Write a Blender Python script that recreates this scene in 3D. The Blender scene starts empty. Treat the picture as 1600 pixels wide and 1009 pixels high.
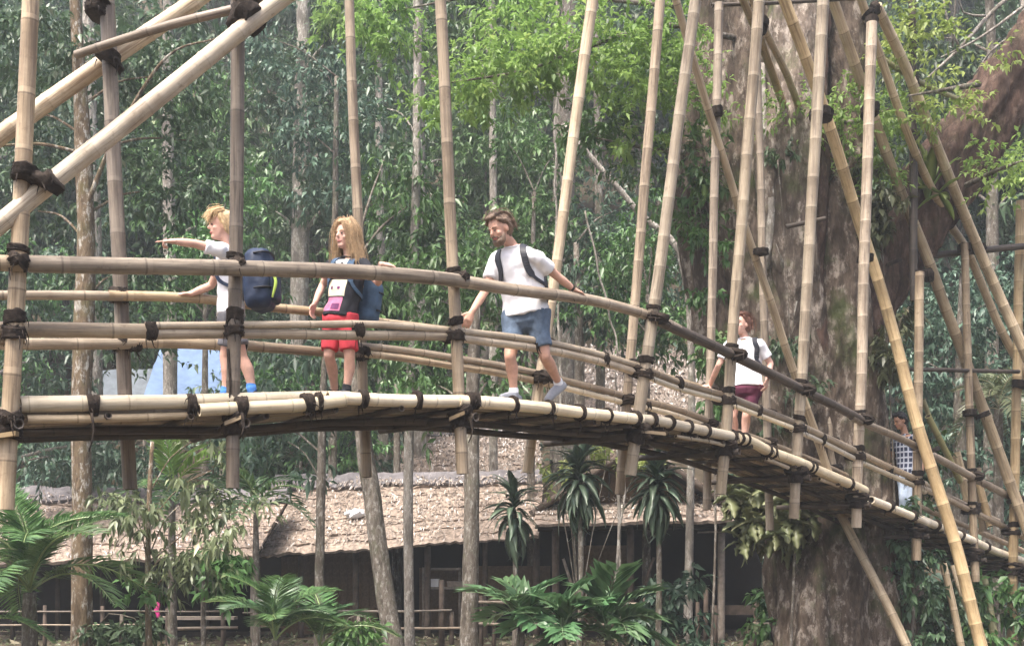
import bpy, math, random
import numpy as np
from mathutils import Vector, Matrix, noise
from mathutils.bvhtree import BVHTree

scene = bpy.context.scene
COL = scene.collection
R = math.radians

# ------------------------------------------------------------------ camera, sky, sun, exposure
F = 1900.0            # focal length in photo pixels (photo is 1600 wide)
HOR = 880.0           # image row of the eye level
CAMH = 1.6
cam_d = bpy.data.cameras.new('camera')
cam = bpy.data.objects.new('camera', cam_d)
COL.objects.link(cam)
cam.location = (0, 0, CAMH)
cam.rotation_euler = (R(90), 0, 0)
cam_d.sensor_width = 36.0
cam_d.lens = 36.0 * F / 1600.0
cam_d.shift_y = (HOR - 504.5) / 1600.0
cam_d.clip_start = 0.1
cam_d.clip_end = 600
scene.camera = cam

SUN_EL, SUN_AZ = 64.0, 215.0     # light comes from behind the camera, a little to its left
world = bpy.data.worlds.new('World')
scene.world = world
world.use_nodes = True
wn = world.node_tree.nodes
sky = wn.new('ShaderNodeTexSky')
sky.sky_type = 'NISHITA'
sky.sun_disc = False
sky.sun_elevation = R(SUN_EL)
sky.sun_rotation = R(SUN_AZ)
sky.air_density = 0.8
sky.dust_density = 7.0
sky.ozone_density = 0.4
wn['Background'].inputs['Strength'].default_value = 0.12
world.node_tree.links.new(sky.outputs[0], wn['Background'].inputs[0])
sl = bpy.data.lights.new('sun', 'SUN')
sl.energy = 1.75
sl.angle = R(16)
sl.color = (1.0, 0.965, 0.91)
so = bpy.data.objects.new('sun', sl)
COL.objects.link(so)
az = R(SUN_AZ)
sdir = Vector((math.sin(az) * math.cos(R(SUN_EL)), math.cos(az) * math.cos(R(SUN_EL)), math.sin(R(SUN_EL))))
so.rotation_euler = sdir.to_track_quat('Z', 'Y').to_euler()
so.location = (0, 0, 40)
scene.view_settings.view_transform = 'Standard'
scene.view_settings.look = 'None'
scene.view_settings.gamma = 1.0
scene.view_settings.use_curve_mapping = False
scene.view_settings.exposure = 1.8
scene.cycles.max_bounces = 6
scene.cycles.diffuse_bounces = 3
scene.cycles.glossy_bounces = 2
scene.cycles.transmission_bounces = 3
scene.cycles.volume_bounces = 1
scene.cycles.use_denoising = True
HAZE_DENSITY = 0.0014

rng = random.Random(7)
NR = np.random.default_rng(11)


def P(px, py, Z):
    """world point that stands Z metres in front of the camera's place at photo pixel px, py"""
    return Vector(((px - 800.0) / F * Z, Z, CAMH + (HOR - py) / F * Z))


# ------------------------------------------------------------------ materials
def new_mat(name):
    m = bpy.data.materials.new(name)
    m.use_nodes = True
    nt = m.node_tree
    return m, nt, nt.nodes['Principled BSDF']


def nd(nt, t, **kw):
    n = nt.nodes.new(t)
    for k, v in kw.items():
        setattr(n, k, v)
    return n


def mix(nt, fac, a, b, blend='MIX'):
    n = nt.nodes.new('ShaderNodeMix')
    n.data_type = 'RGBA'
    n.blend_type = blend
    for i, v in ((0, fac), (6, a), (7, b)):
        if hasattr(v, 'is_linked') or hasattr(v, 'links'):
            nt.links.new(v, n.inputs[i])
        else:
            n.inputs[i].default_value = v if i == 0 else (v if len(v) == 4 else (*v, 1))
    return n.outputs[2]


def mth(nt, op, a, b=None, c=None):
    n = nt.nodes.new('ShaderNodeMath')
    n.operation = op
    for i, v in enumerate((a, b, c)):
        if v is None:
            continue
        if hasattr(v, 'links'):
            nt.links.new(v, n.inputs[i])
        else:
            n.inputs[i].default_value = v
    return n.outputs[0]


def noi(nt, vec, scale, detail=4, rough=0.6):
    n = nt.nodes.new('ShaderNodeTexNoise')
    n.inputs['Scale'].default_value = scale
    n.inputs['Detail'].default_value = detail
    n.inputs['Roughness'].default_value = rough
    if vec is not None:
        nt.links.new(vec, n.inputs['Vector'])
    return n.outputs[0]


def ramp(nt, fac, stops):
    n = nt.nodes.new('ShaderNodeValToRGB')
    cr = n.color_ramp
    while len(cr.elements) < len(stops):
        cr.elements.new(0.5)
    for e, (p, c) in zip(cr.elements, stops):
        e.position = p
        e.color = (*c, 1) if len(c) == 3 else c
    nt.links.new(fac, n.inputs[0])
    return n.outputs[0]


def bump(nt, bsdf, h, strength=0.4, dist=0.02):
    b = nt.nodes.new('ShaderNodeBump')
    b.inputs['Strength'].default_value = strength
    b.inputs['Distance'].default_value = dist
    nt.links.new(h, b.inputs['Height'])
    nt.links.new(b.outputs[0], bsdf.inputs['Normal'])


def plain(name, col, rough=0.7, var=0.25, scale=12, bmp=0.2, spec=0.3):
    m, nt, b = new_mat(name)
    tc = nd(nt, 'ShaderNodeTexCoord')
    n1 = noi(nt, tc.outputs['Object'], scale)
    lo = tuple(c * (1 - var) for c in col)
    hi = tuple(min(1, c * (1 + var)) for c in col)
    nt.links.new(ramp(nt, n1, [(0.3, lo), (0.7, hi)]), b.inputs['Base Color'])
    b.inputs['Roughness'].default_value = rough
    b.inputs['Specular IOR Level'].default_value = spec
    if bmp:
        bump(nt, b, noi(nt, tc.outputs['Object'], scale * 3), bmp, 0.01)
    return m


def bamboo_mat(name, base, dark, pale, stain=0.5, rough=0.45, ringy=0.5):
    """bamboo cane: UV v counts the nodes, u runs round the cane"""
    m, nt, b = new_mat(name)
    uv = nd(nt, 'ShaderNodeUVMap')
    tc = nd(nt, 'ShaderNodeTexCoord')
    oi = nd(nt, 'ShaderNodeObjectInfo')
    sep = nd(nt, 'ShaderNodeSeparateXYZ')
    nt.links.new(uv.outputs[0], sep.inputs[0])
    u, v = sep.outputs[0], sep.outputs[1]
    # fibres
    mp = nd(nt, 'ShaderNodeMapping')
    mp.inputs['Scale'].default_value = (26, 1.2, 1)
    nt.links.new(uv.outputs[0], mp.inputs[0])
    fib = noi(nt, mp.outputs[0], 1.0, 4, 0.65)
    add = nd(nt, 'ShaderNodeVectorMath', operation='ADD')
    nt.links.new(tc.outputs['Object'], add.inputs[0])
    nt.links.new(oi.outputs['Random'], add.inputs[1])
    blot = noi(nt, add.outputs[0], 2.2, 5, 0.65)
    spots = noi(nt, add.outputs[0], 14.0, 4, 0.7)
    c = mix(nt, ramp(nt, fib, [(0.32, (0, 0, 0)), (0.64, (1, 1, 1))]), base, pale)
    mp2 = nd(nt, 'ShaderNodeMapping')
    mp2.inputs['Scale'].default_value = (9, 0.45, 1)
    ad2 = nd(nt, 'ShaderNodeVectorMath', operation='ADD')
    nt.links.new(uv.outputs[0], ad2.inputs[0])
    nt.links.new(oi.outputs['Random'], ad2.inputs[1])
    nt.links.new(ad2.outputs[0], mp2.inputs[0])
    streak = noi(nt, mp2.outputs[0], 1.0, 6, 0.72)
    c = mix(nt, ramp(nt, streak, [(0.50, (0, 0, 0)), (0.62, (stain * 1.1,) * 3)]), c, tuple(x * .8 for x in dark))
    c = mix(nt, ramp(nt, blot, [(0.42, (0, 0, 0)), (0.72, (stain,) * 3)]), c, dark)
    c = mix(nt, ramp(nt, spots, [(0.58, (0, 0, 0)), (0.7, (stain * 0.8,) * 3)]), c, dark)
    # node ring: thin dark scar with a pale waxy band on one side
    fr = mth(nt, 'SUBTRACT', mth(nt, 'FRACT', mth(nt, 'ADD', v, 0.5)), 0.5)
    ring = mth(nt, 'LESS_THAN', mth(nt, 'ABSOLUTE', fr), 0.012)
    band = mth(nt, 'MULTIPLY', mth(nt, 'LESS_THAN', mth(nt, 'ABSOLUTE', mth(nt, 'SUBTRACT', fr, 0.055)), 0.036), 0.5)
    c = mix(nt, mth(nt, 'MULTIPLY', band, min(1.0, ringy * 1.4)), c, pale)
    c = mix(nt, mth(nt, 'MULTIPLY', ring, ringy), c, tuple(x * 0.5 for x in dark))
    # each cane its own tone
    hs = nd(nt, 'ShaderNodeHueSaturation')
    nt.links.new(mth(nt, 'ADD', 0.70, mth(nt, 'MULTIPLY', oi.outputs['Random'], 0.55)), hs.inputs['Value'])
    nt.links.new(mth(nt, 'ADD', 0.8, mth(nt, 'MULTIPLY', mth(nt, 'FRACT', mth(nt, 'MULTIPLY', oi.outputs['Random'], 7.3)), 0.3)), hs.inputs['Saturation'])
    nt.links.new(c, hs.inputs['Color'])
    nt.links.new(hs.outputs[0], b.inputs['Base Color'])
    b.inputs['Roughness'].default_value = rough
    b.inputs['Specular IOR Level'].default_value = 0.35
    bump(nt, b, fib, 0.25, 0.004)
    return m


M = {}
M['bamboo_grey'] = bamboo_mat('bamboo_grey', (0.281, 0.213, 0.142), (0.148, 0.107, 0.072), (0.428, 0.342, 0.239), 0.75)
M['bamboo_slate'] = bamboo_mat('bamboo_slate', (0.184, 0.144, 0.106), (0.092, 0.069, 0.051), (0.286, 0.228, 0.167), 0.7, 0.45, 0.35)  # darker copy of the grey cane; shade on the posts is painted in
M['bamboo_ash'] = bamboo_mat('bamboo_ash', (0.367, 0.287, 0.191), (0.194, 0.144, 0.095), (0.500, 0.411, 0.288), 0.7, 0.45, 0.4)
M['bamboo_rail'] = bamboo_mat('bamboo_rail', (0.372, 0.282, 0.180), (0.184, 0.134, 0.086), (0.530, 0.421, 0.284), 0.7)
M['bamboo_pale'] = bamboo_mat('bamboo_pale', (0.66, 0.545, 0.375), (0.36, 0.27, 0.165), (0.80, 0.70, 0.51), 0.4, 0.45, 0.4)
M['bamboo_gold'] = bamboo_mat('bamboo_gold', (0.357, 0.262, 0.149), (0.194, 0.134, 0.072), (0.479, 0.371, 0.225), 0.6, 0.45, 0.5)
M['bamboo_brace'] = bamboo_mat('bamboo_brace', (0.56, 0.45, 0.31), (0.27, 0.19, 0.12), (0.68, 0.58, 0.43), 0.75, 0.45, 0.14)
M['bamboo_dark'] = bamboo_mat('bamboo_dark', (0.05, 0.039, 0.031), (0.022, 0.017, 0.014), (0.10, 0.078, 0.06), 0.6, 0.6, 0.3)  # near-black cane; shade under the deck is put into its colour
M['bamboo_green'] = bamboo_mat('bamboo_green', (0.24, 0.23, 0.10), (0.13, 0.13, 0.06), (0.34, 0.31, 0.16), 0.5)
M['hollow'] = plain('hollow_bamboo_end', (0.06, 0.04, 0.025), 0.9)
M['lash'] = plain('black_palm_fibre_lashing', (0.030, 0.022, 0.017), 0.85, 0.6, 30, 0.8, 0.2)


def leaf_mat(name, dark, light, alt=None, rough=0.40, trans=0.24, spread=0.5):
    m, nt, b = new_mat(name)
    at = nd(nt, 'ShaderNodeAttribute', attribute_name='tint')
    oi = nd(nt, 'ShaderNodeObjectInfo')
    c = mix(nt, at.outputs['Fac'], dark, light)
    if alt is not None:
        c = mix(nt, mth(nt, 'MULTIPLY', mth(nt, 'GREATER_THAN', at.outputs['Fac'], 0.86), 0.8), c, alt)
    hs = nd(nt, 'ShaderNodeHueSaturation')
    nt.links.new(mth(nt, 'ADD', 1 - spread * 0.5, mth(nt, 'MULTIPLY', oi.outputs['Random'], spread)), hs.inputs['Value'])
    nt.links.new(mth(nt, 'ADD', 0.485, mth(nt, 'MULTIPLY', oi.outputs['Random'], 0.03)), hs.inputs['Hue'])
    nt.links.new(c, hs.inputs['Color'])
    nt.links.new(hs.outputs[0], b.inputs['Base Color'])
    b.inputs['Roughness'].default_value = rough
    b.inputs['Specular IOR Level'].default_value = 0.5
    tr = nd(nt, 'ShaderNodeBsdfTranslucent')
    nt.links.new(hs.outputs[0], tr.inputs[0])
    ms = nd(nt, 'ShaderNodeMixShader')
    ms.inputs[0].default_value = trans
    nt.links.new(b.outputs[0], ms.inputs[1])
    nt.links.new(tr.outputs[0], ms.inputs[2])
    nt.links.new(ms.outputs[0], nt.nodes['Material Output'].inputs[0])
    return m


M['leaf_dark'] = leaf_mat('leaf_dark', (0.028, 0.058, 0.027), (0.115, 0.18, 0.09), (0.20, 0.21, 0.15))
M['leaf_blue'] = leaf_mat('leaf_blue', (0.030, 0.066, 0.042), (0.12, 0.195, 0.125), (0.17, 0.25, 0.19))
M['leaf_mid'] = leaf_mat('leaf_mid', (0.03, 0.075, 0.022), (0.13, 0.24, 0.07), (0.22, 0.25, 0.13))
M['leaf_olive'] = leaf_mat('leaf_olive', (0.05, 0.068, 0.03), (0.19, 0.21, 0.105), (0.34, 0.29, 0.20))
M['leaf_bright'] = leaf_mat('leaf_bright', (0.12, 0.25, 0.05), (0.31, 0.48, 0.14), (0.36, 0.50, 0.14), 0.5, 0.45, 0.3)
M['leaf_lime'] = leaf_mat('leaf_lime', (0.16, 0.25, 0.06), (0.36, 0.45, 0.13), (0.42, 0.46, 0.2), 0.5, 0.45, 0.3)
M['leaf_palm'] = leaf_mat('leaf_palm', (0.05, 0.11, 0.038), (0.16, 0.28, 0.10), (0.30, 0.38, 0.16), 0.32, 0.3, 0.3)
M['leaf_palmblue'] = leaf_mat('leaf_palmblue', (0.035, 0.088, 0.038), (0.125, 0.23, 0.10), (0.24, 0.35, 0.19), 0.3, 0.25, 0.3)
M['leaf_oak'] = leaf_mat('leaf_oak', (0.10, 0.12, 0.05), (0.25, 0.27, 0.13), (0.34, 0.34, 0.19), 0.4, 0.3, 0.3)
M['leaf_drac'] = leaf_mat('leaf_drac', (0.04, 0.07, 0.045), (0.12, 0.17, 0.11), (0.22, 0.28, 0.2), 0.28, 0.2, 0.3)
M['leaf_litter'] = leaf_mat('leaf_litter', (0.14, 0.11, 0.085), (0.42, 0.355, 0.30), (0.68, 0.64, 0.60), 0.7, 0.1, 0.2)


def bark_mat(name, base, dark, pale, moss=(0.05, 0.07, 0.025), moss_amt=0.4, scale=3.0, pale_amt=0.8):
    m, nt, b = new_mat(name)
    tc = nd(nt, 'ShaderNodeTexCoord')
    mp = nd(nt, 'ShaderNodeMapping')
    mp.inputs['Scale'].default_value = (1, 1, 0.28)
    nt.links.new(tc.outputs['Object'], mp.inputs[0])
    big = noi(nt, mp.outputs[0], scale, 6, 0.7)
    fine = noi(nt, mp.outputs[0], scale * 5, 5, 0.7)
    mp3 = nd(nt, 'ShaderNodeMapping')
    mp3.inputs['Scale'].default_value = (1, 1, 0.45)
    nt.links.new(tc.outputs['Object'], mp3.inputs[0])
    pat = noi(nt, mp3.outputs[0], scale * 2.6, 6, 0.75)
    ms = noi(nt, tc.outputs['Object'], scale * 0.5, 5, 0.65)
    c = mix(nt, ramp(nt, fine, [(0.36, (0, 0, 0)), (0.66, (1, 1, 1))]), dark, base)
    c = mix(nt, ramp(nt, pat, [(0.52, (0, 0, 0)), (0.60, (pale_amt,) * 3)]), c, pale)
    c = mix(nt, ramp(nt, ms, [(0.52, (0, 0, 0)), (0.66, (moss_amt,) * 3)]), c, moss)
    c = mix(nt, ramp(nt, big, [(0.40, (0.75, 0.75, 0.75)), (0.50, (0, 0, 0))]), c, tuple(x * 0.55 for x in dark))
    nt.links.new(c, b.inputs['Base Color'])
    b.inputs['Roughness'].default_value = 0.9
    b.inputs['Specular IOR Level'].default_value = 0.15
    bump(nt, b, mth(nt, 'ADD', mth(nt, 'MULTIPLY', big, 1.2), fine), 0.9, 0.05)
    return m


M['bark_big'] = bark_mat('bark_big', (0.145, 0.112, 0.085), (0.055, 0.04, 0.03), (0.31, 0.265, 0.22), (0.055, 0.07, 0.025), 0.85, 2.6, 0.85)
M['bark_paler'] = bark_mat('bark_paler', (0.21, 0.17, 0.138), (0.08, 0.062, 0.048), (0.40, 0.35, 0.30), (0.09, 0.11, 0.045), 0.8, 2.4, 0.85)
M['bark_red'] = bark_mat('bark_red', (0.12, 0.076, 0.058), (0.05, 0.032, 0.025), (0.22, 0.16, 0.13), (0.05, 0.06, 0.025), 0.3, 2.4, 0.45)
M['bark_pale'] = bark_mat('bark_pale', (0.36, 0.33, 0.29), (0.20, 0.175, 0.15), (0.56, 0.53, 0.48), (0.10, 0.11, 0.06), 0.4, 5)
M['bark_mid'] = bark_mat('bark_mid', (0.21, 0.185, 0.155), (0.11, 0.09, 0.07), (0.38, 0.36, 0.32), (0.09, 0.10, 0.05), 0.5, 6)
M['bark_lichen'] = bark_mat('bark_lichen', (0.22, 0.165, 0.105), (0.12, 0.085, 0.055), (0.52, 0.50, 0.45), (0.13, 0.12, 0.05), 0.6, 5)
M['soil'] = plain('soil_and_litter', (0.075, 0.06, 0.042), 0.95, 0.5, 3, 0.6, 0.1)
M['thatch'] = plain('weathered_palm_thatch', (0.30, 0.24, 0.195), 0.95, 0.5, 11, 0.8, 0.1)
M['thatch_grey'] = plain('dark_grey_ridge_thatch', (0.16, 0.15, 0.155), 0.95, 0.35, 6, 0.8, 0.1)
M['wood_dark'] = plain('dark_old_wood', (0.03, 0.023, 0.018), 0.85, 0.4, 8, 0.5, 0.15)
M['wood_brown'] = plain('brown_wood', (0.085, 0.064, 0.05), 0.8, 0.35, 8, 0.5, 0.2)
M['wood_grey'] = plain('grey_wood', (0.25, 0.21, 0.175), 0.85, 0.35, 8, 0.5, 0.2)
M['wall_weave'] = plain('woven_bamboo_wall', (0.13, 0.085, 0.052), 0.85, 0.3, 20, 0.6, 0.15)
M['wall_dark'] = plain('shade_dark_woven_wall', (0.006, 0.005, 0.005), 0.95, 0.4, 10, 0.4, 0.1)  # woven wall; the dark of the hut interior is put into its colour
M['tarp'] = plain('blue_tarpaulin', (0.15, 0.22, 0.345), 0.75, 0.15, 4, 0.2, 0.15)
M['tarp_grey'] = plain('grey_blue_metal_sheet', (0.14, 0.16, 0.18), 0.85, 0.2, 4, 0.2, 0.05)
M['plastic_white'] = plain('white_plastic', (0.72, 0.72, 0.74), 0.5, 0.08, 8, 0.3)
M['pink'] = plain('pink_cloth', (0.75, 0.06, 0.28), 0.8, 0.1)
M['skin'] = plain('skin', (0.58, 0.335, 0.245), 0.5, 0.16, 14, 0.1, 0.35)
M['skin_pale'] = plain('skin_pale', (0.64, 0.385, 0.30), 0.5, 0.15, 14, 0.1, 0.35)
M['skin_tan'] = plain('skin_tan', (0.44, 0.25, 0.165), 0.5, 0.08, 9, 0.05, 0.35)
M['hair_blond'] = plain('blond_hair', (0.60, 0.43, 0.24), 0.5, 0.3, 40, 0.5, 0.4)
M['hair_light'] = plain('light_brown_hair', (0.42, 0.285, 0.16), 0.5, 0.4, 40, 0.5, 0.4)
M['hair_brown'] = plain('brown_hair', (0.165, 0.11, 0.075), 0.55, 0.4, 40, 0.5, 0.4)
M['hair_red'] = plain('reddish_brown_hair', (0.16, 0.075, 0.05), 0.55, 0.4, 40, 0.5, 0.4)
M['hair_black'] = plain('black_hair', (0.018, 0.015, 0.015), 0.5, 0.4, 40, 0.5, 0.4)
M['shirt_white'] = plain('white_cotton', (0.80, 0.80, 0.83), 0.85, 0.04, 10, 0.15, 0.2)
M['shirt_black'] = plain('black_cotton', (0.025, 0.026, 0.032), 0.85, 0.2, 10, 0.15, 0.2)
M['shorts_grey'] = plain('grey_shorts', (0.17, 0.17, 0.19), 0.85, 0.15, 10, 0.2, 0.2)
M['shorts_red'] = plain('red_shorts', (0.55, 0.055, 0.075), 0.8, 0.1, 10, 0.2, 0.2)
M['denim'] = plain('blue_denim', (0.105, 0.145, 0.205), 0.85, 0.2, 25, 0.3, 0.2)
M['shorts_maroon'] = plain('maroon_shorts', (0.095, 0.022, 0.045), 0.8, 0.15, 10, 0.2, 0.2)
M['jeans_light'] = plain('light_blue_jeans', (0.50, 0.60, 0.74), 0.85, 0.1, 25, 0.2, 0.2)
M['navy'] = plain('navy_nylon', (0.016, 0.03, 0.068), 0.6, 0.25, 9, 0.3, 0.4)
M['blue_denim_bag'] = plain('dusty_blue_canvas', (0.065, 0.11, 0.175), 0.8, 0.25, 9, 0.3, 0.2)
M['black_nylon'] = plain('black_nylon', (0.02, 0.022, 0.03), 0.55, 0.3, 9, 0.3, 0.4)
M['lime_strap'] = plain('lime_strap', (0.50, 0.68, 0.14), 0.7, 0.05)
M['sock_blue'] = plain('blue_sock', (0.08, 0.24, 0.62), 0.85, 0.1)
M['shoe_dark'] = plain('dark_shoe', (0.03, 0.04, 0.06), 0.6, 0.2)
M['shoe_grey'] = plain('grey_shoe', (0.30, 0.31, 0.34), 0.7, 0.15)
M['eye'] = plain('dark_eye', (0.07, 0.045, 0.035), 0.3, 0.1)
M['lip'] = plain('lip', (0.46, 0.17, 0.15), 0.5, 0.1)
M['print_white'] = plain('white_print', (0.78, 0.78, 0.78), 0.7, 0.04)
M['print_cream'] = plain('cream_print', (0.76, 0.70, 0.52), 0.7, 0.04)
M['print_pink'] = plain('pink_print', (0.62, 0.20, 0.34), 0.7, 0.3, 14)
M['print_purple'] = plain('purple_print', (0.16, 0.04, 0.13), 0.7, 0.2)


def plaid():
    m, nt, b = new_mat('dark_blue_plaid')
    tc = nd(nt, 'ShaderNodeTexCoord')
    sep = nd(nt, 'ShaderNodeSeparateXYZ')
    nt.links.new(tc.outputs['Object'], sep.inputs[0])
    def lines(s, per, w):
        return mth(nt, 'LESS_THAN', mth(nt, 'FRACT', mth(nt, 'MULTIPLY', s, 1.0 / per)), w)
    xy = mth(nt, 'SUBTRACT', mth(nt, 'MULTIPLY', sep.outputs[0], 1.0), mth(nt, 'MULTIPLY', sep.outputs[1], 0.8))
    a = lines(xy, 0.085, 0.3)
    c = lines(sep.outputs[2], 0.085, 0.3)
    col = mix(nt, mth(nt, 'MULTIPLY', mth(nt, 'MAXIMUM', a, c), 0.85), (0.024, 0.033, 0.075), (0.50, 0.54, 0.62))
    nt.links.new(col, b.inputs['Base Color'])
    b.inputs['Roughness'].default_value = 0.85
    return m


M['plaid'] = plaid()


# ------------------------------------------------------------------ objects
def tag(o, label=None, cat=None, group=None, kind=None):
    for k, v in (('label', label), ('category', cat), ('group', group), ('kind', kind)):
        if v:
            o[k] = v
    return o


def empty(name, loc, label=None, cat=None, group=None):
    o = bpy.data.objects.new(name, None)
    COL.objects.link(o)
    o.location = loc
    o.empty_display_size = 0.2
    return tag(o, label, cat, group)


def link(name, me, parent=None, loc=None):
    """an object whose mesh is written in world coordinates; a child keeps its place under its thing"""
    o = bpy.data.objects.new(name, me)
    COL.objects.link(o)
    if parent is not None:
        o.parent = parent
        o.matrix_parent_inverse = pinv(parent)
    if loc is not None:
        o.location = loc
    return o


def pinv(p):
    m = Matrix.Translation(p.location) @ p.rotation_euler.to_matrix().to_4x4() @ Matrix.Diagonal((*p.scale, 1))
    if p.parent is not None:
        m = p.parent['_w'] if False else (world_of(p.parent) @ p.matrix_parent_inverse @ m)
    return m.inverted()


def world_of(p):
    m = Matrix.Translation(p.location) @ p.rotation_euler.to_matrix().to_4x4() @ Matrix.Diagonal((*p.scale, 1))
    if p.parent is not None:
        m = world_of(p.parent) @ p.matrix_parent_inverse @ m
    return m


class MB:
    def __init__(self):
        self.v, self.f, self.uv, self.mi = [], [], [], []

    def quad_strip_rings(self, rings, uvv=None, close0=True, close1=True, mi=0):
        n = len(rings[0])
        b = len(self.v)
        for r in rings:
            self.v.extend([tuple(p) for p in r])
        for i in range(len(rings) - 1):
            for k in range(n):
                k2 = (k + 1) % n
                self.f.append((b + i * n + k, b + i * n + k2, b + (i + 1) * n + k2, b + (i + 1) * n + k))
                self.mi.append(mi)
                if uvv is not None:
                    u0, u1 = k / n, (k + 1) / n
                    self.uv.append(((u0, uvv[i]), (u1, uvv[i]), (u1, uvv[i + 1]), (u0, uvv[i + 1])))
                else:
                    self.uv.append(((0, 0),) * 4)
        if close0:
            self.f.append(tuple(b + k for k in reversed(range(n))))
            self.mi.append(mi)
            self.uv.append(((0, 0),) * n)
        if close1:
            e = b + (len(rings) - 1) * n
            self.f.append(tuple(e + k for k in range(n)))
            self.mi.append(mi)
            self.uv.append(((0, 0),) * n)

    def box(self, c, ax, ay, az):
        """box from its centre and three half-extent vectors"""
        c, ax, ay, az = Vector(c), Vector(ax), Vector(ay), Vector(az)
        b = len(self.v)
        for sx, sy, sz in ((-1, -1, -1), (1, -1, -1), (1, 1, -1), (-1, 1, -1), (-1, -1, 1), (1, -1, 1), (1, 1, 1), (-1, 1, 1)):
            self.v.append(tuple(c + ax * sx + ay * sy + az * sz))
        for q in ((0, 3, 2, 1), (4, 5, 6, 7), (0, 1, 5, 4), (1, 2, 6, 5), (2, 3, 7, 6), (3, 0, 4, 7)):
            self.f.append(tuple(b + i for i in q))
            self.mi.append(0)
            self.uv.append(((0, 0),) * 4)

    def ball(self, c, rx, ry, rz, n=10, m=7, rot=None):
        c = Vector(c)
        rings = []
        for i in range(m + 1):
            t = math.pi * (0.04 + 0.92 * i / m)
            ring = []
            for k in range(n):
                a = 2 * math.pi * k / n
                q = Vector((rx * math.sin(t) * math.cos(a), ry * math.sin(t) * math.sin(a), -rz * math.cos(t)))
                if rot is not None:
                    q = rot @ q
                ring.append(c + q)
            rings.append(ring)
        self.quad_strip_rings(rings)

    def mesh(self, name, mats, smooth=True, uv=False):
        me = bpy.data.meshes.new(name)
        me.from_pydata(self.v, [], self.f)
        for m in (mats if isinstance(mats, (list, tuple)) else [mats]):
            me.materials.append(m)
        if len(me.materials) > 1:
            me.polygons.foreach_set('material_index', self.mi)
        if uv:
            l = me.uv_layers.new(name='UVMap')
            l.data.foreach_set('uv', [c for q in self.uv for p in q for c in p])
        if smooth:
            me.polygons.foreach_set('use_smooth', [True] * len(me.polygons))
        me.update()
        return me


def smooth_path(pts, step):
    """Catmull-Rom through the points, sampled about every step metres"""
    pts = [Vector(p) for p in pts]
    if len(pts) == 2:
        n = max(1, int((pts[1] - pts[0]).length / step))
        return [pts[0].lerp(pts[1], i / n) for i in range(n + 1)]
    q = [2 * pts[0] - pts[1]] + pts + [2 * pts[-1] - pts[-2]]
    out = []
    for i in range(1, len(q) - 2):
        n = max(1, int((q[i + 1] - q[i]).length / step))
        for k in range(n):
            t = k / n
            a, b, c, d = q[i - 1], q[i], q[i + 1], q[i + 2]
            out.append(0.5 * ((2 * b) + (c - a) * t + (2 * a - 5 * b + 4 * c - d) * t * t + (3 * b - a - 3 * c + d) * t ** 3))
    out.append(pts[-1])
    return out


def frames(path):
    out = []
    t0 = (path[1] - path[0]).normalized()
    ref = Vector((0, 0, 1)) if abs(t0.z) < 0.8 else Vector((1, 0, 0))
    s = t0.cross(ref).normalized()
    for i, p in enumerate(path):
        a = path[max(0, i - 1)]
        b = path[min(len(path) - 1, i + 1)]
        t = (b - a).normalized()
        s = (s - t * s.dot(t)).normalized()
        out.append((p, t, s, t.cross(s).normalized()))
    return out


def tube_rings(path, rads, n):
    rings = []
    for (p, t, s, u), r in zip(frames(path), rads):
        rings.append([p + s * (math.cos(2 * math.pi * k / n) * r) + u * (math.sin(2 * math.pi * k / n) * r) for k in range(n)])
    return rings


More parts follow.
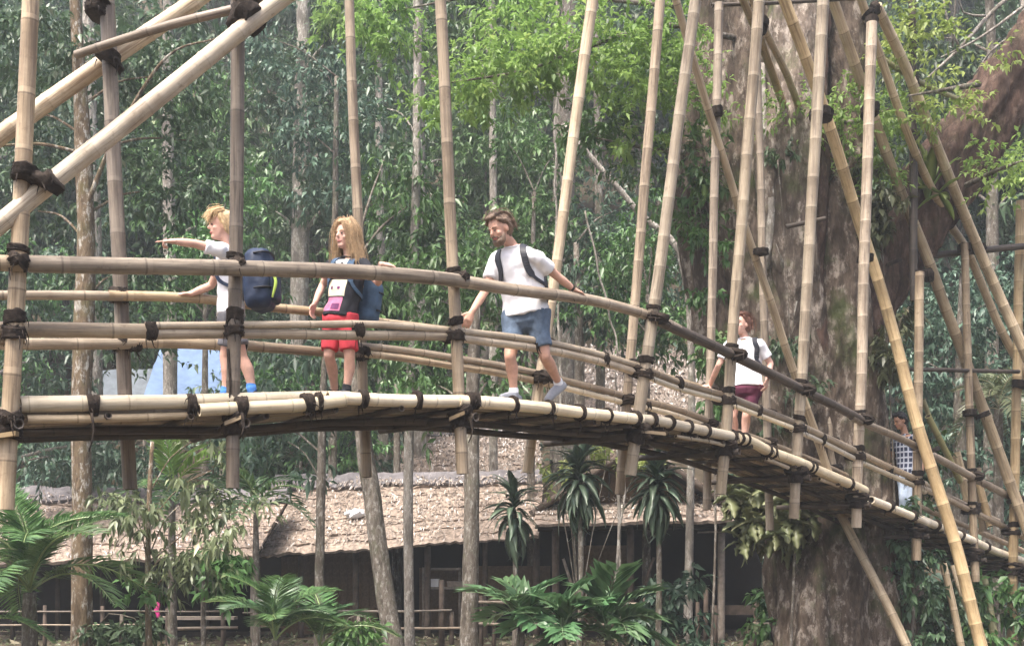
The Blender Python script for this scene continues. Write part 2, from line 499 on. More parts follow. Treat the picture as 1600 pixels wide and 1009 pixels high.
def cane_mesh(pts, r0, r1, mat, n=11, inter=0.42, name='cane', wob=0.007):
    """one bamboo cane: swollen nodes, slightly crooked, hollow cut ends"""
    path = smooth_path(pts, 0.04)
    L = [0]
    for a, b in zip(path, path[1:]):
        L.append(L[-1] + (b - a).length)
    tot = L[-1]
    st = []
    d = rng.uniform(0.1, 0.9) * inter
    k = 0
    nodes = []
    while d < tot:
        nodes.append(d)
        d += inter * rng.uniform(0.68, 1.32)
    marks = [0.0]
    e = 0.018
    for nd_ in nodes:
        marks += [nd_ - e, nd_, nd_ + e]
    marks.append(tot)
    full = []
    for a, b in zip(marks, marks[1:]):
        full.append(a)
        if b - a > 0.25:
            full.append((a + b) / 2)
    full.append(tot)
    full = sorted(set(min(max(x, 0), tot) for x in full))
    cs, rs, vs = [], [], []
    j = 0
    ph = rng.random() * 10
    for x in full:
        while j < len(L) - 2 and L[j + 1] < x:
            j += 1
        t = (x - L[j]) / max(1e-6, L[j + 1] - L[j])
        p = path[j].lerp(path[j + 1], t)
        p = p + Vector((noise.noise((x * 0.7, ph, 1)), noise.noise((x * 0.7, ph, 5)), noise.noise((x * 0.7, ph, 9)))) * wob * 3
        cs.append(p)
        rr = r0 + (r1 - r0) * x / max(tot, 1e-6)
        if any(abs(x - q) < 1e-6 for q in nodes):
            rr *= 1.055
        rs.append(rr)
        # uv v: whole numbers fall on the nodes
        i = 0
        while i < len(nodes) and nodes[i] <= x:
            i += 1
        lo = nodes[i - 1] if i > 0 else (nodes[0] - inter if nodes else -inter)
        hi = nodes[i] if i < len(nodes) else lo + inter
        vs.append(i + (x - lo) / (hi - lo))
    mb = MB()
    rings = tube_rings(cs, rs, n)
    mb.quad_strip_rings(rings, vs, False, False)
    fr = frames(cs)
    for end in (0, -1):
        c, t = fr[end][0], fr[end][1]
        inw = t if end == 0 else -t
        ring = rings[end]
        inner = [c + (q - c) * 0.72 for q in ring]
        deep = [c + (q - c) * 0.70 + inw * 0.05 for q in ring]
        rr = [ring, inner, deep] if end == -1 else [deep, inner, ring]
        b = len(mb.f)
        mb.quad_strip_rings(rr, [0.3, 0.35, 0.4], end == 0, end == -1)
        for i in range(b, len(mb.f)):
            mb.mi[i] = 1
        lo = b + (n if end == 0 else 0)
        for i in range(lo, lo + n):
            mb.mi[i] = 0
    return mb.mesh(name, [mat, M['hollow']], True, True)


def lash_mesh(c, axis, ea, ra, rb, width, turns=5, thick=0.012):
    """several rough turns of palm fibre round one or two canes: an uneven ribbed band"""
    axis = Vector(axis).normalized()
    ea = (Vector(ea) - axis * Vector(ea).dot(axis)).normalized()
    eb = axis.cross(ea)
    c = Vector(c)
    n = 16
    prof = [(-0.5, -0.25)]
    for i in range(turns):
        prof += [(-0.5 + (i + 0.5) / turns, 1.0), (-0.5 + (i + 1.0) / turns, 0.35)]
    prof[-1] = (0.5, -0.25)
    rings = []
    ph = rng.random() * 50
    tilt = rng.uniform(-0.25, 0.25)
    for (x, h) in prof:
        ring = []
        for k in range(n):
            a = 2 * math.pi * k / n
            j = noise.noise((math.cos(a) * 1.6 + ph, math.sin(a) * 1.6, x * 3)) * 0.9 + noise.noise((math.cos(a) * 4 + ph, math.sin(a) * 4, x * 9)) * 0.5
            g = thick * (h + j * 0.9)
            off = axis * (x * width * (1 + 0.35 * j) + tilt * width * math.cos(a + ph))
            ring.append(c + ea * math.cos(a) * (ra + max(g, -.004)) + eb * math.sin(a) * (rb + max(g, -.004)) + off)
        rings.append(ring)
    mb = MB()
    mb.quad_strip_rings(rings)
    for q in range(4):                     # loose strands of the fibre
        a = rng.uniform(0, 6.28)
        s = c + ea * math.cos(a) * (ra + thick * .5) + eb * math.sin(a) * (rb + thick * .5) + axis * rng.uniform(-.4, .4) * width
        out = ea * math.cos(a) + eb * math.sin(a)
        ln = rng.uniform(.03, .11)
        e1 = s + out * rng.uniform(.006, .022) + axis * rng.uniform(-.03, .03) - Vector((0, 0, ln * .5))
        e2 = e1 + Vector((rng.uniform(-.02, .02), rng.uniform(-.02, .02), -ln * .5))
        mb.quad_strip_rings(tube_rings([s, e1, e2], [.006, .004, .0015], 4))
    return mb.mesh('lashing', M['lash'])


# ------------------------------------------------------------------ leaves
def leaf_arrays(B, D, N, L, W, bend):
    """B base points, D directions, N normals (n,3); one leaf = 6 vertices, 4 triangles, folded on its midrib"""
    D = D / np.linalg.norm(D, axis=1, keepdims=True)
    S = np.cross(D, N)
    S /= np.maximum(np.linalg.norm(S, axis=1, keepdims=True), 1e-6)
    N = np.cross(S, D)
    L = L[:, None]
    W = W[:, None]
    bend = bend[:, None]
    dz = np.array([[0, 0, -1.0]])
    m1 = B + D * L * 0.45 + dz * L * bend * 0.16
    tip = B + D * L + dz * L * bend * 0.8
    up = N * W * 0.18
    v = np.stack([B, m1 + S * W * 0.5 + up, m1 - S * W * 0.5 + up, m1, tip], axis=1)
    tri = np.array([[0, 3, 1], [0, 2, 3], [3, 4, 1], [3, 2, 4]])
    return v, tri


def leaves_mesh(name, B, D, N, L, W, bend, tint, mat):
    v, tri = leaf_arrays(B, D, N, L, W, bend)
    n = len(v)
    V = v.reshape(-1, 3)
    T = (tri[None] + (np.arange(n) * 5)[:, None, None]).reshape(-1, 3)
    me = bpy.data.meshes.new(name)
    me.vertices.add(len(V))
    me.vertices.foreach_set('co', V.astype(np.float32).ravel())
    me.loops.add(T.size)
    me.loops.foreach_set('vertex_index', T.astype(np.int32).ravel())
    me.polygons.add(len(T))
    me.polygons.foreach_set('loop_start', np.arange(0, T.size, 3, dtype=np.int32))
    me.update(calc_edges=True)
    a = me.attributes.new('tint', 'FLOAT', 'POINT')
    a.data.foreach_set('value', np.repeat(tint, 5).astype(np.float32))
    me.materials.append(mat)
    me.validate()
    return me


def unit(n):
    v = NR.normal(size=(n, 3))
    return v / np.linalg.norm(v, axis=1, keepdims=True)


def crown_leaves(lobes, n_twigs, per, L, W, droop=0.6, twig=0.7, flat=0.5, jit=0.5):
    """leaf sprays: twigs scattered through lobes [(cx,cy,cz,rx,ry,rz)], leaves along each twig"""
    lobes = np.array(lobes, float)
    vol = np.prod(lobes[:, 3:], axis=1) ** 0.72
    idx = NR.choice(len(lobes), n_twigs, p=vol / vol.sum())
    # twigs gather in bunches, with gaps between the bunches
    nc = max(3, n_twigs // 7)
    cl = NR.integers(0, nc, n_twigs)
    cidx = NR.choice(len(lobes), nc, p=vol / vol.sum())
    cu = unit(nc)
    cr = NR.random(nc) ** 0.40
    cc = lobes[cidx, :3] + cu * cr[:, None] * lobes[cidx, 3:]
    u = unit(n_twigs)
    c = cc[cl] + u * (NR.random((n_twigs, 1)) ** .6) * twig * np.array([[.75, .75, .45]])
    td = u * 0.9 + cu[cl] * .4 + NR.normal(size=(n_twigs, 3)) * 0.4
    dr = droop * NR.uniform(.3, 1.25, nc)[cl]
    td[:, 2] = td[:, 2] * 0.6 - dr * 0.35
    td /= np.linalg.norm(td, axis=1, keepdims=True)
    tl = twig * NR.uniform(0.6, 1.3, n_twigs)
    t = NR.random((n_twigs, per))
    B = c[:, None] + td[:, None] * (t * tl[:, None])[..., None]
    B = B.reshape(-1, 3)
    n = len(B)
    side = NR.normal(size=(n, 3))
    D = np.repeat(td, per, 0) * 0.5 + side * 0.75
    D[:, 2] -= np.repeat(dr, per)
    N = NR.normal(size=(n, 3)) * flat
    N[:, 2] += 1.0
    LL = L * NR.uniform(0.6, 1.25, n)
    WW = LL * W * NR.uniform(0.75, 1.2, n)
    twt = np.repeat(np.clip(NR.random(nc)[cl] * .75 + NR.random(n_twigs) * .25, 0, 1), per)
    tint = np.clip(0.55 * twt + 0.45 * NR.random(n), 0, 1)
    return B, D, N, LL, WW, np.full(n, 0.25 + 0.4 * droop) * NR.uniform(0.3, 1.6, n), tint


def trunk_mesh(polys, mat, n=9, rough=0.08, name='trunk'):
    """polys: [(points, radii)] tapered stems joined in one mesh"""
    mb = MB()
    for pts, rad in polys:
        ln = sum((Vector(b) - Vector(a)).length for a, b in zip(pts, pts[1:]))
        step = max(0.15, ln / 26)
        path = smooth_path(pts, step)
        rs = np.interp(np.linspace(0, 1, len(path)), np.linspace(0, 1, len(rad)), rad)
        rings = tube_rings(path, rs, n)
        ph = rng.random() * 30
        for i, ring in enumerate(rings):
            c = path[i]
            for k in range(n):
                q = ring[k]
                ring[k] = c + (q - c) * (1 + rough * 2 * noise.noise((k * 0.9, ph, i * 0.5)))
        mb.quad_strip_rings(rings)
    return mb.mesh(name, mat)
# ------------------------------------------------------------------ ground
def ground_h(x, y):
    s = y - 28.5
    z = 0.86 * (math.sqrt(s * s + 9) - 3) if s > 0 else 0.0
    if y > 30:                            # the hill falls away to the left, where a little sky shows
        t = min(1.0, max(0.0, (-x / y - .30) / .12))
        z *= 1 - .34 * t * t * (3 - 2 * t) * min(1.0, (y - 30) / 40)
    if y > 95:
        z -= 0.5 * (y - 95)
    z += 0.35 * noise.noise((x * 0.12, y * 0.12, 0)) * min(1, max(0.15, (y - 24) / 8))
    if 8 < y < 18:                       # stream bed the bridge crosses
        z -= 0.9 * math.sin((y - 8) / 10 * math.pi) ** 2 * (1 if x < 6 else max(0, 1 - (x - 6) / 3))
    return z


def grid_sheet(name, x0, x1, nx, y0, y1, ny, hf, mat, kind):
    vs, fs = [], []
    for j in range(ny + 1):
        for i in range(nx + 1):
            x = x0 + (x1 - x0) * i / nx
            y = y0 + (y1 - y0) * j / ny
            vs.append((x, y, hf(x, y)))
    for j in range(ny):
        for i in range(nx):
            a = j * (nx + 1) + i
            fs.append((a, a + 1, a + nx + 2, a + nx + 1))
    me = bpy.data.meshes.new(name)
    me.from_pydata(vs, [], fs)
    me.materials.append(mat)
    me.polygons.foreach_set('use_smooth', [True] * len(me.polygons))
    return tag(link(name, me), kind=kind)


grid_sheet('ground', -90, 90, 120, -14, 118, 110, ground_h, M['soil'], 'structure')


def on_ground(px, Z, dz=0.0):
    x = (px - 800) / F * Z
    return Vector((x, Z, ground_h(x, Z) + dz))


# ------------------------------------------------------------------ huts
def thatch_roof(root, e0, e1, r1, r0, rows, mat='thatch', litter=350, thick=0.06, ridge=True, lit_size=0.085, ridge_w=0.42):
    """roof slope from the eave e0-e1 up to the ridge r0-r1: boards below, overlapping ragged courses of thatch above"""
    e0, e1, r1, r0 = map(Vector, (e0, e1, r1, r0))
    nrm = (e1 - e0).cross(r0 - e0).normalized()
    if nrm.z < 0:
        nrm = -nrm
    mb = MB()
    for pts in ((e0, e1, r1, r0),):
        top = [p + nrm * 0.0 for p in pts]
        bot = [p - nrm * 0.05 for p in pts]
        mb.quad_strip_rings([bot, top])
    roof = link('roof', mb.mesh('roof', M['wood_dark'], False), root)
    for k in range(rows):
        t0, t1 = k / rows, min(1.0, (k + 1.35) / rows)
        w = (e1 - e0).length
        n = max(12, int(w / 0.11))
        lo_up, lo_dn, hi_up, hi_dn = [], [], [], []
        ph = rng.random() * 100
        for i in range(n + 1):
            s = i / n
            el, rl = e0.lerp(e1, s), r0.lerp(r1, s)
            rag = noise.noise((s * w * 2.1, ph, 0)) * 0.07 + rng.uniform(-0.06, 0.05)
            j = noise.noise((s * w * 1.2, ph, 7)) * 0.05 + rng.uniform(-0.012, 0.012)
            down = (el - rl).normalized()
            a = el.lerp(rl, t0) + down * (0.10 + rag)
            b = el.lerp(rl, t1)
            lo_dn.append(a + nrm * (0.02 + j * 0.3))
            lo_up.append(a + nrm * (0.02 + thick + j))
            hi_up.append(b + nrm * (0.045 + j * 0.5))
            hi_dn.append(b + nrm * 0.004)
        mb = MB()
        v = []
        for i in range(n + 1):
            v += [tuple(lo_dn[i]), tuple(lo_up[i]), tuple(hi_up[i]), tuple(hi_dn[i])]
        mb.v = v
        for i in range(n):
            for a, b in ((0, 1), (1, 2), (2, 3), (3, 0)):
                mb.f.append((4 * i + a, 4 * i + b, 4 * i + 4 + b, 4 * i + 4 + a))
                mb.uv.append(((0, 0),) * 4)
                mb.mi.append(0)
        mb.f += [(3, 2, 1, 0), (4 * n, 4 * n + 1, 4 * n + 2, 4 * n + 3)]
        mb.uv += [((0, 0),) * 4] * 2
        mb.mi += [0, 0]
        link('thatch_course', mb.mesh('thatch_course', M[mat], False), roof)
    if ridge:
        path = smooth_path([r0 + nrm * 0.05, r1 + nrm * 0.05], 0.25)
        up = (r0 - e0).normalized()
        rings = []
        for i, p in enumerate(path):
            ring = []
            for (a, b) in ((-ridge_w, 0.06), (-ridge_w, 0.12), (0.02, 0.20), (0.16, 0.10), (0.16, 0.0)):
                q = p + up * (a + noise.noise((i * 0.7, a * 9, 3)) * 0.22) + nrm * (b + noise.noise((i * 0.8, a * 5, 11)) * 0.07)
                ring.append(q)
            rings.append(ring)
        mb = MB()
        mb.quad_strip_rings(rings)
        link('ridge_cap', mb.mesh('ridge_cap', M['thatch_grey'], False), roof)
    if litter:
        litter = int(litter * 2.6)
        lit_size *= .62
        s = NR.random(litter) ** 1.0
        t = NR.random(litter) ** 0.8
        E0, E1, R0, R1 = (np.array(p) for p in (e0, e1, r0, r1))
        B = (E0 + (E1 - E0) * s[:, None]) * (1 - t[:, None]) + (R0 + (R1 - R0) * s[:, None]) * t[:, None]
        nn = np.array(nrm)
        B = B + nn * np.where(t > .82, .21, .12)[:, None]
        D = NR.normal(size=(litter, 3))
        D -= nn * (D @ nn)[:, None] * 0.8
        dn = np.array((e0 - r0).normalized())
        comb = (NR.random(litter) < .6)[:, None]
        D = np.where(comb, dn * 1.5 + D * .4, D)
        N = nn + NR.normal(size=(litter, 3)) * 0.5
        L = lit_size * NR.uniform(0.6, 1.6, litter) * np.where(comb[:, 0], 2.0, 1.0)
        me = leaves_mesh('fallen_leaves', B, D, N, L * 1.4, L * np.where(comb[:, 0], .22, .8), NR.uniform(-.2, .4, litter), NR.random(litter), M['leaf_litter'])
        tag(link('fallen_leaves', me, roof), kind='stuff')
    return roof


def bar(root, name, a, b, r, mat, n=8, r1=None):
    a, b = Vector(a), Vector(b)
    path = smooth_path([a, b], 0.5)
    rs = [r + ((r1 or r) - r) * i / max(1, len(path) - 1) for i in range(len(path))]
    rings = tube_rings(path, rs, n)
    mb = MB()
    mb.quad_strip_rings(rings)
    return link(name, mb.mesh(name, M[mat]), root)


def wall_panel(root, name, x0, x1, y, z0, z1, mat, slats=0.0):
    mb = MB()
    mb.box(((x0 + x1) / 2, y, (z0 + z1) / 2), ((x1 - x0) / 2, 0, 0), (0, 0.03, 0), (0, 0, (z1 - z0) / 2))
    o = link(name, mb.mesh(name, M[mat], False), root)
    if slats:
        n = int((x1 - x0) / slats)
        me = None
        for i in range(n):
            xx = x0 + (i + 0.5) * (x1 - x0) / n
            if me is None:
                sb = MB()
                sb.box((0, 0, 0), (slats * 0.43, 0, 0), (0, 0.012, 0), (0, 0, (z1 - z0) / 2 - 0.02))
                me = sb.mesh('slat', M[mat], False)
            s = link('slat', me, o, (xx, y - 0.045 + rng.uniform(-.004, .004), (z0 + z1) / 2))
    return o


def X(px, Z):
    return (px - 800) / F * Z


def Zh(py, Z):
    return CAMH + (HOR - py) / F * Z


# long hut in the middle, thatched, open front
hz = 26.0
hut = empty('thatched_hut', (X(610, hz + 1), hz + 1, 0), 'long thatched hut with dark open front and leaf strewn roof behind the slim trunks', 'hut')
eL, eR = P(372, 872, hz), P(842, 838, hz)
thatch_roof(hut, eL, eR, P(850, 748, hz + 2.6), P(432, 758, hz + 2.6), 9, litter=1500, lit_size=0.075)
thatch_roof(hut, P(842, 800, hz + 5.2), P(432, 800, hz + 5.2), P(432, 758, hz + 2.62), P(850, 748, hz + 2.62), 4, litter=0, ridge=False)
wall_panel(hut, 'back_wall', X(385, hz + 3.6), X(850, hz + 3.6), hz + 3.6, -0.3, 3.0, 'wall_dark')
wall_panel(hut, 'side_wall', X(440, hz + 1.6), X(590, hz + 1.6), hz + 1.6, -0.2, 2.2, 'wall_weave', 0.16)
wall_panel(hut, 'side_wall', X(655, hz + 2.4), X(735, hz + 2.4), hz + 2.4, -0.2, 1.5, 'wall_weave', 0.16)
wall_panel(hut, 'low_wall', X(745, hz + 1.4), X(860, hz + 1.4), hz + 1.4, 0.75, 1.55, 'wall_weave', 0.2)
for px_, w_ in ((402, 0.07), (470, 0.06), (556, 0.07), (668, 0.07), (758, 0.06), (838, 0.08)):
    bar(hut, 'post', (X(px_, hz + .5), hz + .5, -0.3), (X(px_, hz + .5), hz + .5, Zh(872 - (px_ - 372) * .0723, hz) + .17), w_, 'wood_brown')
bar(hut, 'beam', P(385, 866, hz + .5), P(840, 836, hz + .5), 0.06, 'wood_dark')
for px_ in range(400, 840, 36):
    bar(hut, 'rafter', P(px_, 864 - (px_ - 372) * .07, hz + .05) - Vector((0, 0, .06)), P(px_ + 10, 762, hz + 2.5) - Vector((0, 0, .12)), 0.035, 'wood_dark', 6)
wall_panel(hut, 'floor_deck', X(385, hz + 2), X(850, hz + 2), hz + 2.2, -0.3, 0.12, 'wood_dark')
# shelf with small things under the eave
sh = empty('wall_shelf', P(668, 930, hz + .9), 'small rough shelf of grey boards standing under the middle hut eave', 'shelf')
for zz in (0, 0.42):
    mb = MB()
    mb.box(P(690, 918, hz + .9) + Vector((0, 0, zz)), (0.42, 0, 0), (0, 0.18, 0), (0, 0, 0.025))
    link('board', mb.mesh('board', M['wood_grey'], False), sh)
for dx in (-0.4, 0.4):
    q = P(690, 918, hz + .9) + Vector((dx, 0, 0))
    bar(sh, 'leg', q + Vector((0, 0, -.85)), q + Vector((0, 0, .46)), 0.03, 'wood_grey')
for (px_, py_, w_, h_, m_, nm, lb) in ((676, 898, .13, .15, 'plastic_white', 'storage_box', 'white box on the grey shelf beside the slim pale trunk'),
                                       (711, 907, .16, .10, 'wood_grey', 'crate', 'flat grey crate on the shelf under the hut eave')):
    mb = MB()
    q = P(px_, 914, hz + .8)
    q.z = Zh(918, hz + .9) + 0.028
    mb.quad_strip_rings([[q + Vector((w_ * a, .1 * b, 0)) for a, b in ((-1, -1), (1, -1), (1, 1), (-1, 1))],
                         [q + Vector((w_ * 1.06 * a, .11 * b, h_)) for a, b in ((-1, -1), (1, -1), (1, 1), (-1, 1))]])
    o_ = empty(nm, q, lb, nm.split('_')[-1])
    link('body', mb.mesh('body', M[m_], False), o_)
    mb = MB()
    mb.box(q + Vector((0, 0, h_ + .012)), (w_ * 1.12, 0, 0), (0, .12, 0), (0, 0, .012))
    link('lid', mb.mesh('lid', M[m_], False), o_)
# white bag lying on the thatch
mb = MB()
q = P(556, 806, hz + 1.05)
mb.ball(q + Vector((0, 0, .06)), .24, .16, .10, 24, 16)
for i, p in enumerate(mb.v):
    d = noise.noise(Vector(p) * 9) * .09
    mb.v[i] = (p[0] + d, p[1] + d, p[2] + d * .7)
tag(link('plastic_bag', mb.mesh('plastic_bag', M['plastic_white'])), 'crumpled white plastic bag lying on the thatched roof slope', 'plastic bag')

# lower hut at the left
hz2 = 24.6
hut2 = empty('low_hut', (X(220, hz2 + 1), hz2 + 1, 0), 'low thatched hut at the lower left behind the palm and pink cloth', 'hut')
thatch_roof(hut2, P(-70, 885, hz2), P(402, 868, hz2), P(452, 780, hz2 + 2.2), P(-70, 775, hz2 + 2.2), 8, litter=1100, lit_size=0.075)
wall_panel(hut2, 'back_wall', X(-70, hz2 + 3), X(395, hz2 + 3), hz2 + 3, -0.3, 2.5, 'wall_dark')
for px_ in (20, 90, 160, 250, 318, 395):
    bar(hut2, 'post', (X(px_, hz2 + .6), hz2 + .6, -0.3), (X(px_, hz2 + .6), hz2 + .6, 1.9), 0.055, 'wood_grey' if px_ > 300 else 'wood_dark')
bar(hut2, 'beam', P(-70, 876, hz2 + .6), P(400, 864, hz2 + .6), 0.05, 'wood_dark')
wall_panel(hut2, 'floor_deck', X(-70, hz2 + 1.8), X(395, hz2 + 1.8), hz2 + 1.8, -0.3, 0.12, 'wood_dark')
mb = MB()
q = P(246, 952, hz2 + .3)
rings = []
for i in range(8):
    t = i / 7
    w = .025 + .025 * math.sin(t * 3)
    rings.append([q + Vector((w * math.cos(a) + .02 * math.sin(t * 9), .03 * math.sin(a), -.32 * t + .16)) for a in [2 * math.pi * k / 8 for k in range(8)]])
mb.quad_strip_rings(rings)
tag(link('hanging_cloth', mb.mesh('hanging_cloth', M['pink'])), 'small bright pink cloth hanging in front of the low left hut', 'cloth')
bench = empty('bench', on_ground(300, hz2 - .2), 'plain plank bench beside the rail fence at the low left hut', 'bench')
mb = MB()
mb.box(on_ground(310, hz2 - .2) + Vector((0, 0, .52)), (.75, 0, 0), (0, .16, 0), (0, 0, .03))
link('seat', mb.mesh('seat', M['wood_grey'], False), bench)
for px_ in (270, 350):
    q = on_ground(px_, hz2 - .2)
    bar(bench, 'leg', q + Vector((0, 0, -.05)), q + Vector((0, 0, .5)), 0.04, 'wood_brown')

# upper hut roof on the slope, behind the middle hut
uz = 32.0
hutC = empty('upper_hut', on_ground(740, uz + 1), 'small hut up the slope with dark grey ridge above the long roof', 'hut')
thatch_roof(hutC, P(618, 752, uz), P(850, 748, uz), P(838, 672, uz + 2.2), P(640, 672, uz + 2.2), 7, litter=1100, lit_size=0.10, ridge_w=0.5)
thatch_roof(hutC, P(842, 720, uz + 4.4), P(630, 720, uz + 4.4), P(640, 672, uz + 2.22), P(838, 672, uz + 2.22), 3, litter=0, ridge=False)
for px_ in (640, 740, 828):
    q = on_ground(px_, uz + .6)
    bar(hutC, 'post', q - Vector((0, 0, .3)), (q.x, q.y, Zh(738, uz + .6)), 0.06, 'wood_dark')
wall_panel(hutC, 'wall', X(640, uz + 1.2), X(835, uz + 1.2), uz + 1.2, 1.0, Zh(735, uz + 1.2), 'wall_dark')
# leaf covered roof higher up
vz = 37.0
hutE = empty('hillside_hut', on_ground(985, vz + 1), 'hillside hut with a steep pale leaf covered roof behind the bridge', 'hut')
thatch_roof(hutE, P(850, 652, vz), P(1128, 652, vz), P(1095, 556, vz + 2.2), P(885, 548, vz + 2.2), 8, litter=2400, lit_size=0.13, ridge=False)
thatch_roof(hutE, P(1110, 600, vz + 4.4), P(875, 600, vz + 4.4), P(885, 548, vz + 2.22), P(1095, 556, vz + 2.22), 3, litter=0, ridge=False)
for px_ in (870, 990, 1110):
    q = on_ground(px_, vz + .5)
    bar(hutE, 'post', q - Vector((0, 0, .3)), (q.x, q.y, Zh(642, vz + .5)), 0.07, 'wood_dark')
wall_panel(hutE, 'wall', X(865, vz + 1.2), X(1115, vz + 1.2), vz + 1.2, 3.5, Zh(642, vz + 1.2), 'wall_dark')
# blue tarpaulin shelter on the slope
tz = 33.0
tarp = empty('tarp_shelter', on_ground(285, tz + .6), 'shelter roofed with a bright blue tarpaulin and a grey sheet behind the left posts', 'shelter')


def sheet(root, name, corners, mat, sag=0.06, n=14):
    a, b, c, d = map(Vector, corners)
    nrm = (b - a).cross(d - a).normalized()
    vs, fs = [], []
    for lay in (0, 1):
        for j in range(n + 1):
            for i in range(n + 1):
                s, t = i / n, j / n
                p = a.lerp(b, s).lerp(d.lerp(c, s), t)
                w = -sag * math.sin(s * math.pi) * math.sin(t * math.pi) * 2 + 0.07 * noise.noise((s * 6 + t * 2, t * 4, 2)) + 0.02 * math.sin(s * 17 + t * 3)
                p = p + nrm * (w - lay * 0.015)
                vs.append(tuple(p))
    N = (n + 1) ** 2
    for j in range(n):
        for i in range(n):
            q = j * (n + 1) + i
            fs.append((q, q + 1, q + n + 2, q + n + 1))
            fs.append((N + q + n + 1, N + q + n + 2, N + q + 1, N + q))
    me = bpy.data.meshes.new(name)
    me.from_pydata(vs, [], fs)
    me.materials.append(M[mat])
    me.polygons.foreach_set('use_smooth', [True] * len(me.polygons))
    return link(name, me, root)


sheet(tarp, 'tarpaulin', (P(222, 622, tz), P(352, 622, tz), P(352, 540, tz + 1.8), P(252, 542, tz + 1.8)), 'tarp')
sheet(tarp, 'metal_sheet', (P(128, 622, tz + .2), P(236, 622, tz + .2), P(240, 576, tz + 1.2), P(150, 578, tz + 1.2)), 'tarp_grey', 0.02)
for (px_, py_, zz) in ((226, 620, tz + .1), (346, 620, tz + .1), (146, 620, tz + .3), (346, 548, tz + 1.7), (252, 550, tz + 1.7)):
    q = on_ground(px_, zz)
    bar(tarp, 'pole', q - Vector((0, 0, .3)), P(px_, py_ + 6, zz), 0.05, 'wood_grey')
bar(tarp, 'ridge_pole', P(246, 545, tz + 1.85), P(360, 543, tz + 1.85), 0.05, 'wood_dark')
bar(tarp, 'edge_pole', P(352, 625, tz - .05), P(366, 545, tz + 1.8), 0.06, 'wood_dark')

# gable fronted hut to the right
gz = 24.5
hutD = empty('gabled_hut', (X(985, gz + 1.5), gz + 1.5, 0), 'gable fronted hut with tan woven gable and dark open veranda left of the giant tree', 'hut')
apex = P(992, 700, gz + .9)
back = Vector((0.5, 4.2, 0))
for (ex, s) in ((838, -1), (1142, 1)):
    ev = P(ex, 800, gz + .9)
    a, b = (ev, apex)
    f = -Vector((0, .45, 0))
    if s < 0:
        thatch_roof(hutD, ev + back, ev + f, apex + f, apex + back, 7, litter=350, ridge=False)
    else:
        thatch_roof(hutD, ev + f, ev + back, apex + back, apex + f, 7, litter=600, ridge=False)
    bar(hutD, 'barge_board', ev + f + Vector((0, -.05, .02)), apex + f + Vector((0, -.05, .02)), 0.07, 'wood_brown')
mb = MB()
g0, g1 = P(852, 800, gz + 1.0), P(1130, 800, gz + 1.0)
ap = P(992, 706, gz + 1.0)
mb.quad_strip_rings([[g0, g1, ap], [g0 + Vector((0, .06, 0)), g1 + Vector((0, .06, 0)), ap + Vector((0, .06, 0))]])
gable = link('gable_wall', mb.mesh('gable_wall', M['wall_weave'], False), hutD)
for k in range(13):
    px_ = 872 + k * 20
    top = 800 - (94 * (1 - abs(px_ - 992) / 140.0))
    if top > 790:
        continue
    bar(gable, 'batten', P(px_, 800, gz + .97), P(px_, top + 4, gz + .97), 0.02, 'wood_brown', 6)
thatch_roof(hutD, P(836, 822, gz - .3), P(1150, 816, gz - .3), P(1150, 784, gz + 1.0), P(836, 792, gz + 1.0), 4, litter=420, ridge=False, lit_size=.08)
for px_, m_ in ((868, 'wood_brown'), (985, 'wood_brown'), (1127, 'wood_grey')):
    bar(hutD, 'post', (X(px_, gz + .2), gz + .2, -.3), (X(px_, gz + .2), gz + .2, Zh(818, gz + .2)), 0.075, m_)
bar(hutD, 'beam', P(840, 826, gz + .2), P(1150, 822, gz + .2), 0.05, 'wood_dark')
bar(hutD, 'tie_rail', P(1090, 831, gz), P(1190, 829, gz), 0.02, 'wood_grey')
bar(hutD, 'knee_brace', P(900, 935, gz + .2), P(880, 872, gz + .2), 0.03, 'wood_grey')
bar(hutD, 'knee_brace', P(1003, 925, gz + .2), P(1022, 870, gz + .2), 0.03, 'wood_brown')
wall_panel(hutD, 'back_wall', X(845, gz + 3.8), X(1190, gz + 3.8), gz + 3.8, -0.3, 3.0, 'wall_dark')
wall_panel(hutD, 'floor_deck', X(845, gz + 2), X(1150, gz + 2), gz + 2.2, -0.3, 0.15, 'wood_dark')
wall_panel(hutD, 'side_wall', X(905, gz + 2.2), X(990, gz + 2.2), gz + 2.2, 0.1, 2.0, 'wall_weave', 0.16)
wall_panel(hutD, 'side_board', X(1110, gz + .4), X(1180, gz + .4), gz + .4, Zh(960, gz + .4), Zh(945, gz + .4), 'wood_brown')


# ------------------------------------------------------------------ rail fences in front of the huts
def fence(label, Z, rails, posts):
    r_ = empty('rail_fence', on_ground(posts[0][0], Z), label, 'fence')
    for (xa, ya, xb, yb, w) in rails:
        link('rail', cane_mesh([P(xa, ya, Z - .05), P(xb, yb, Z - .05)], w, w * .8, M['bamboo_slate'], 8, .4, 'rail'), r_)
    for (px_, top, w) in posts:
        q = on_ground(px_, Z)
        bar(r_, 'post', q - Vector((0, 0, .2)), P(px_, top, Z), w * .85, 'wood_brown', 8, w * .7)


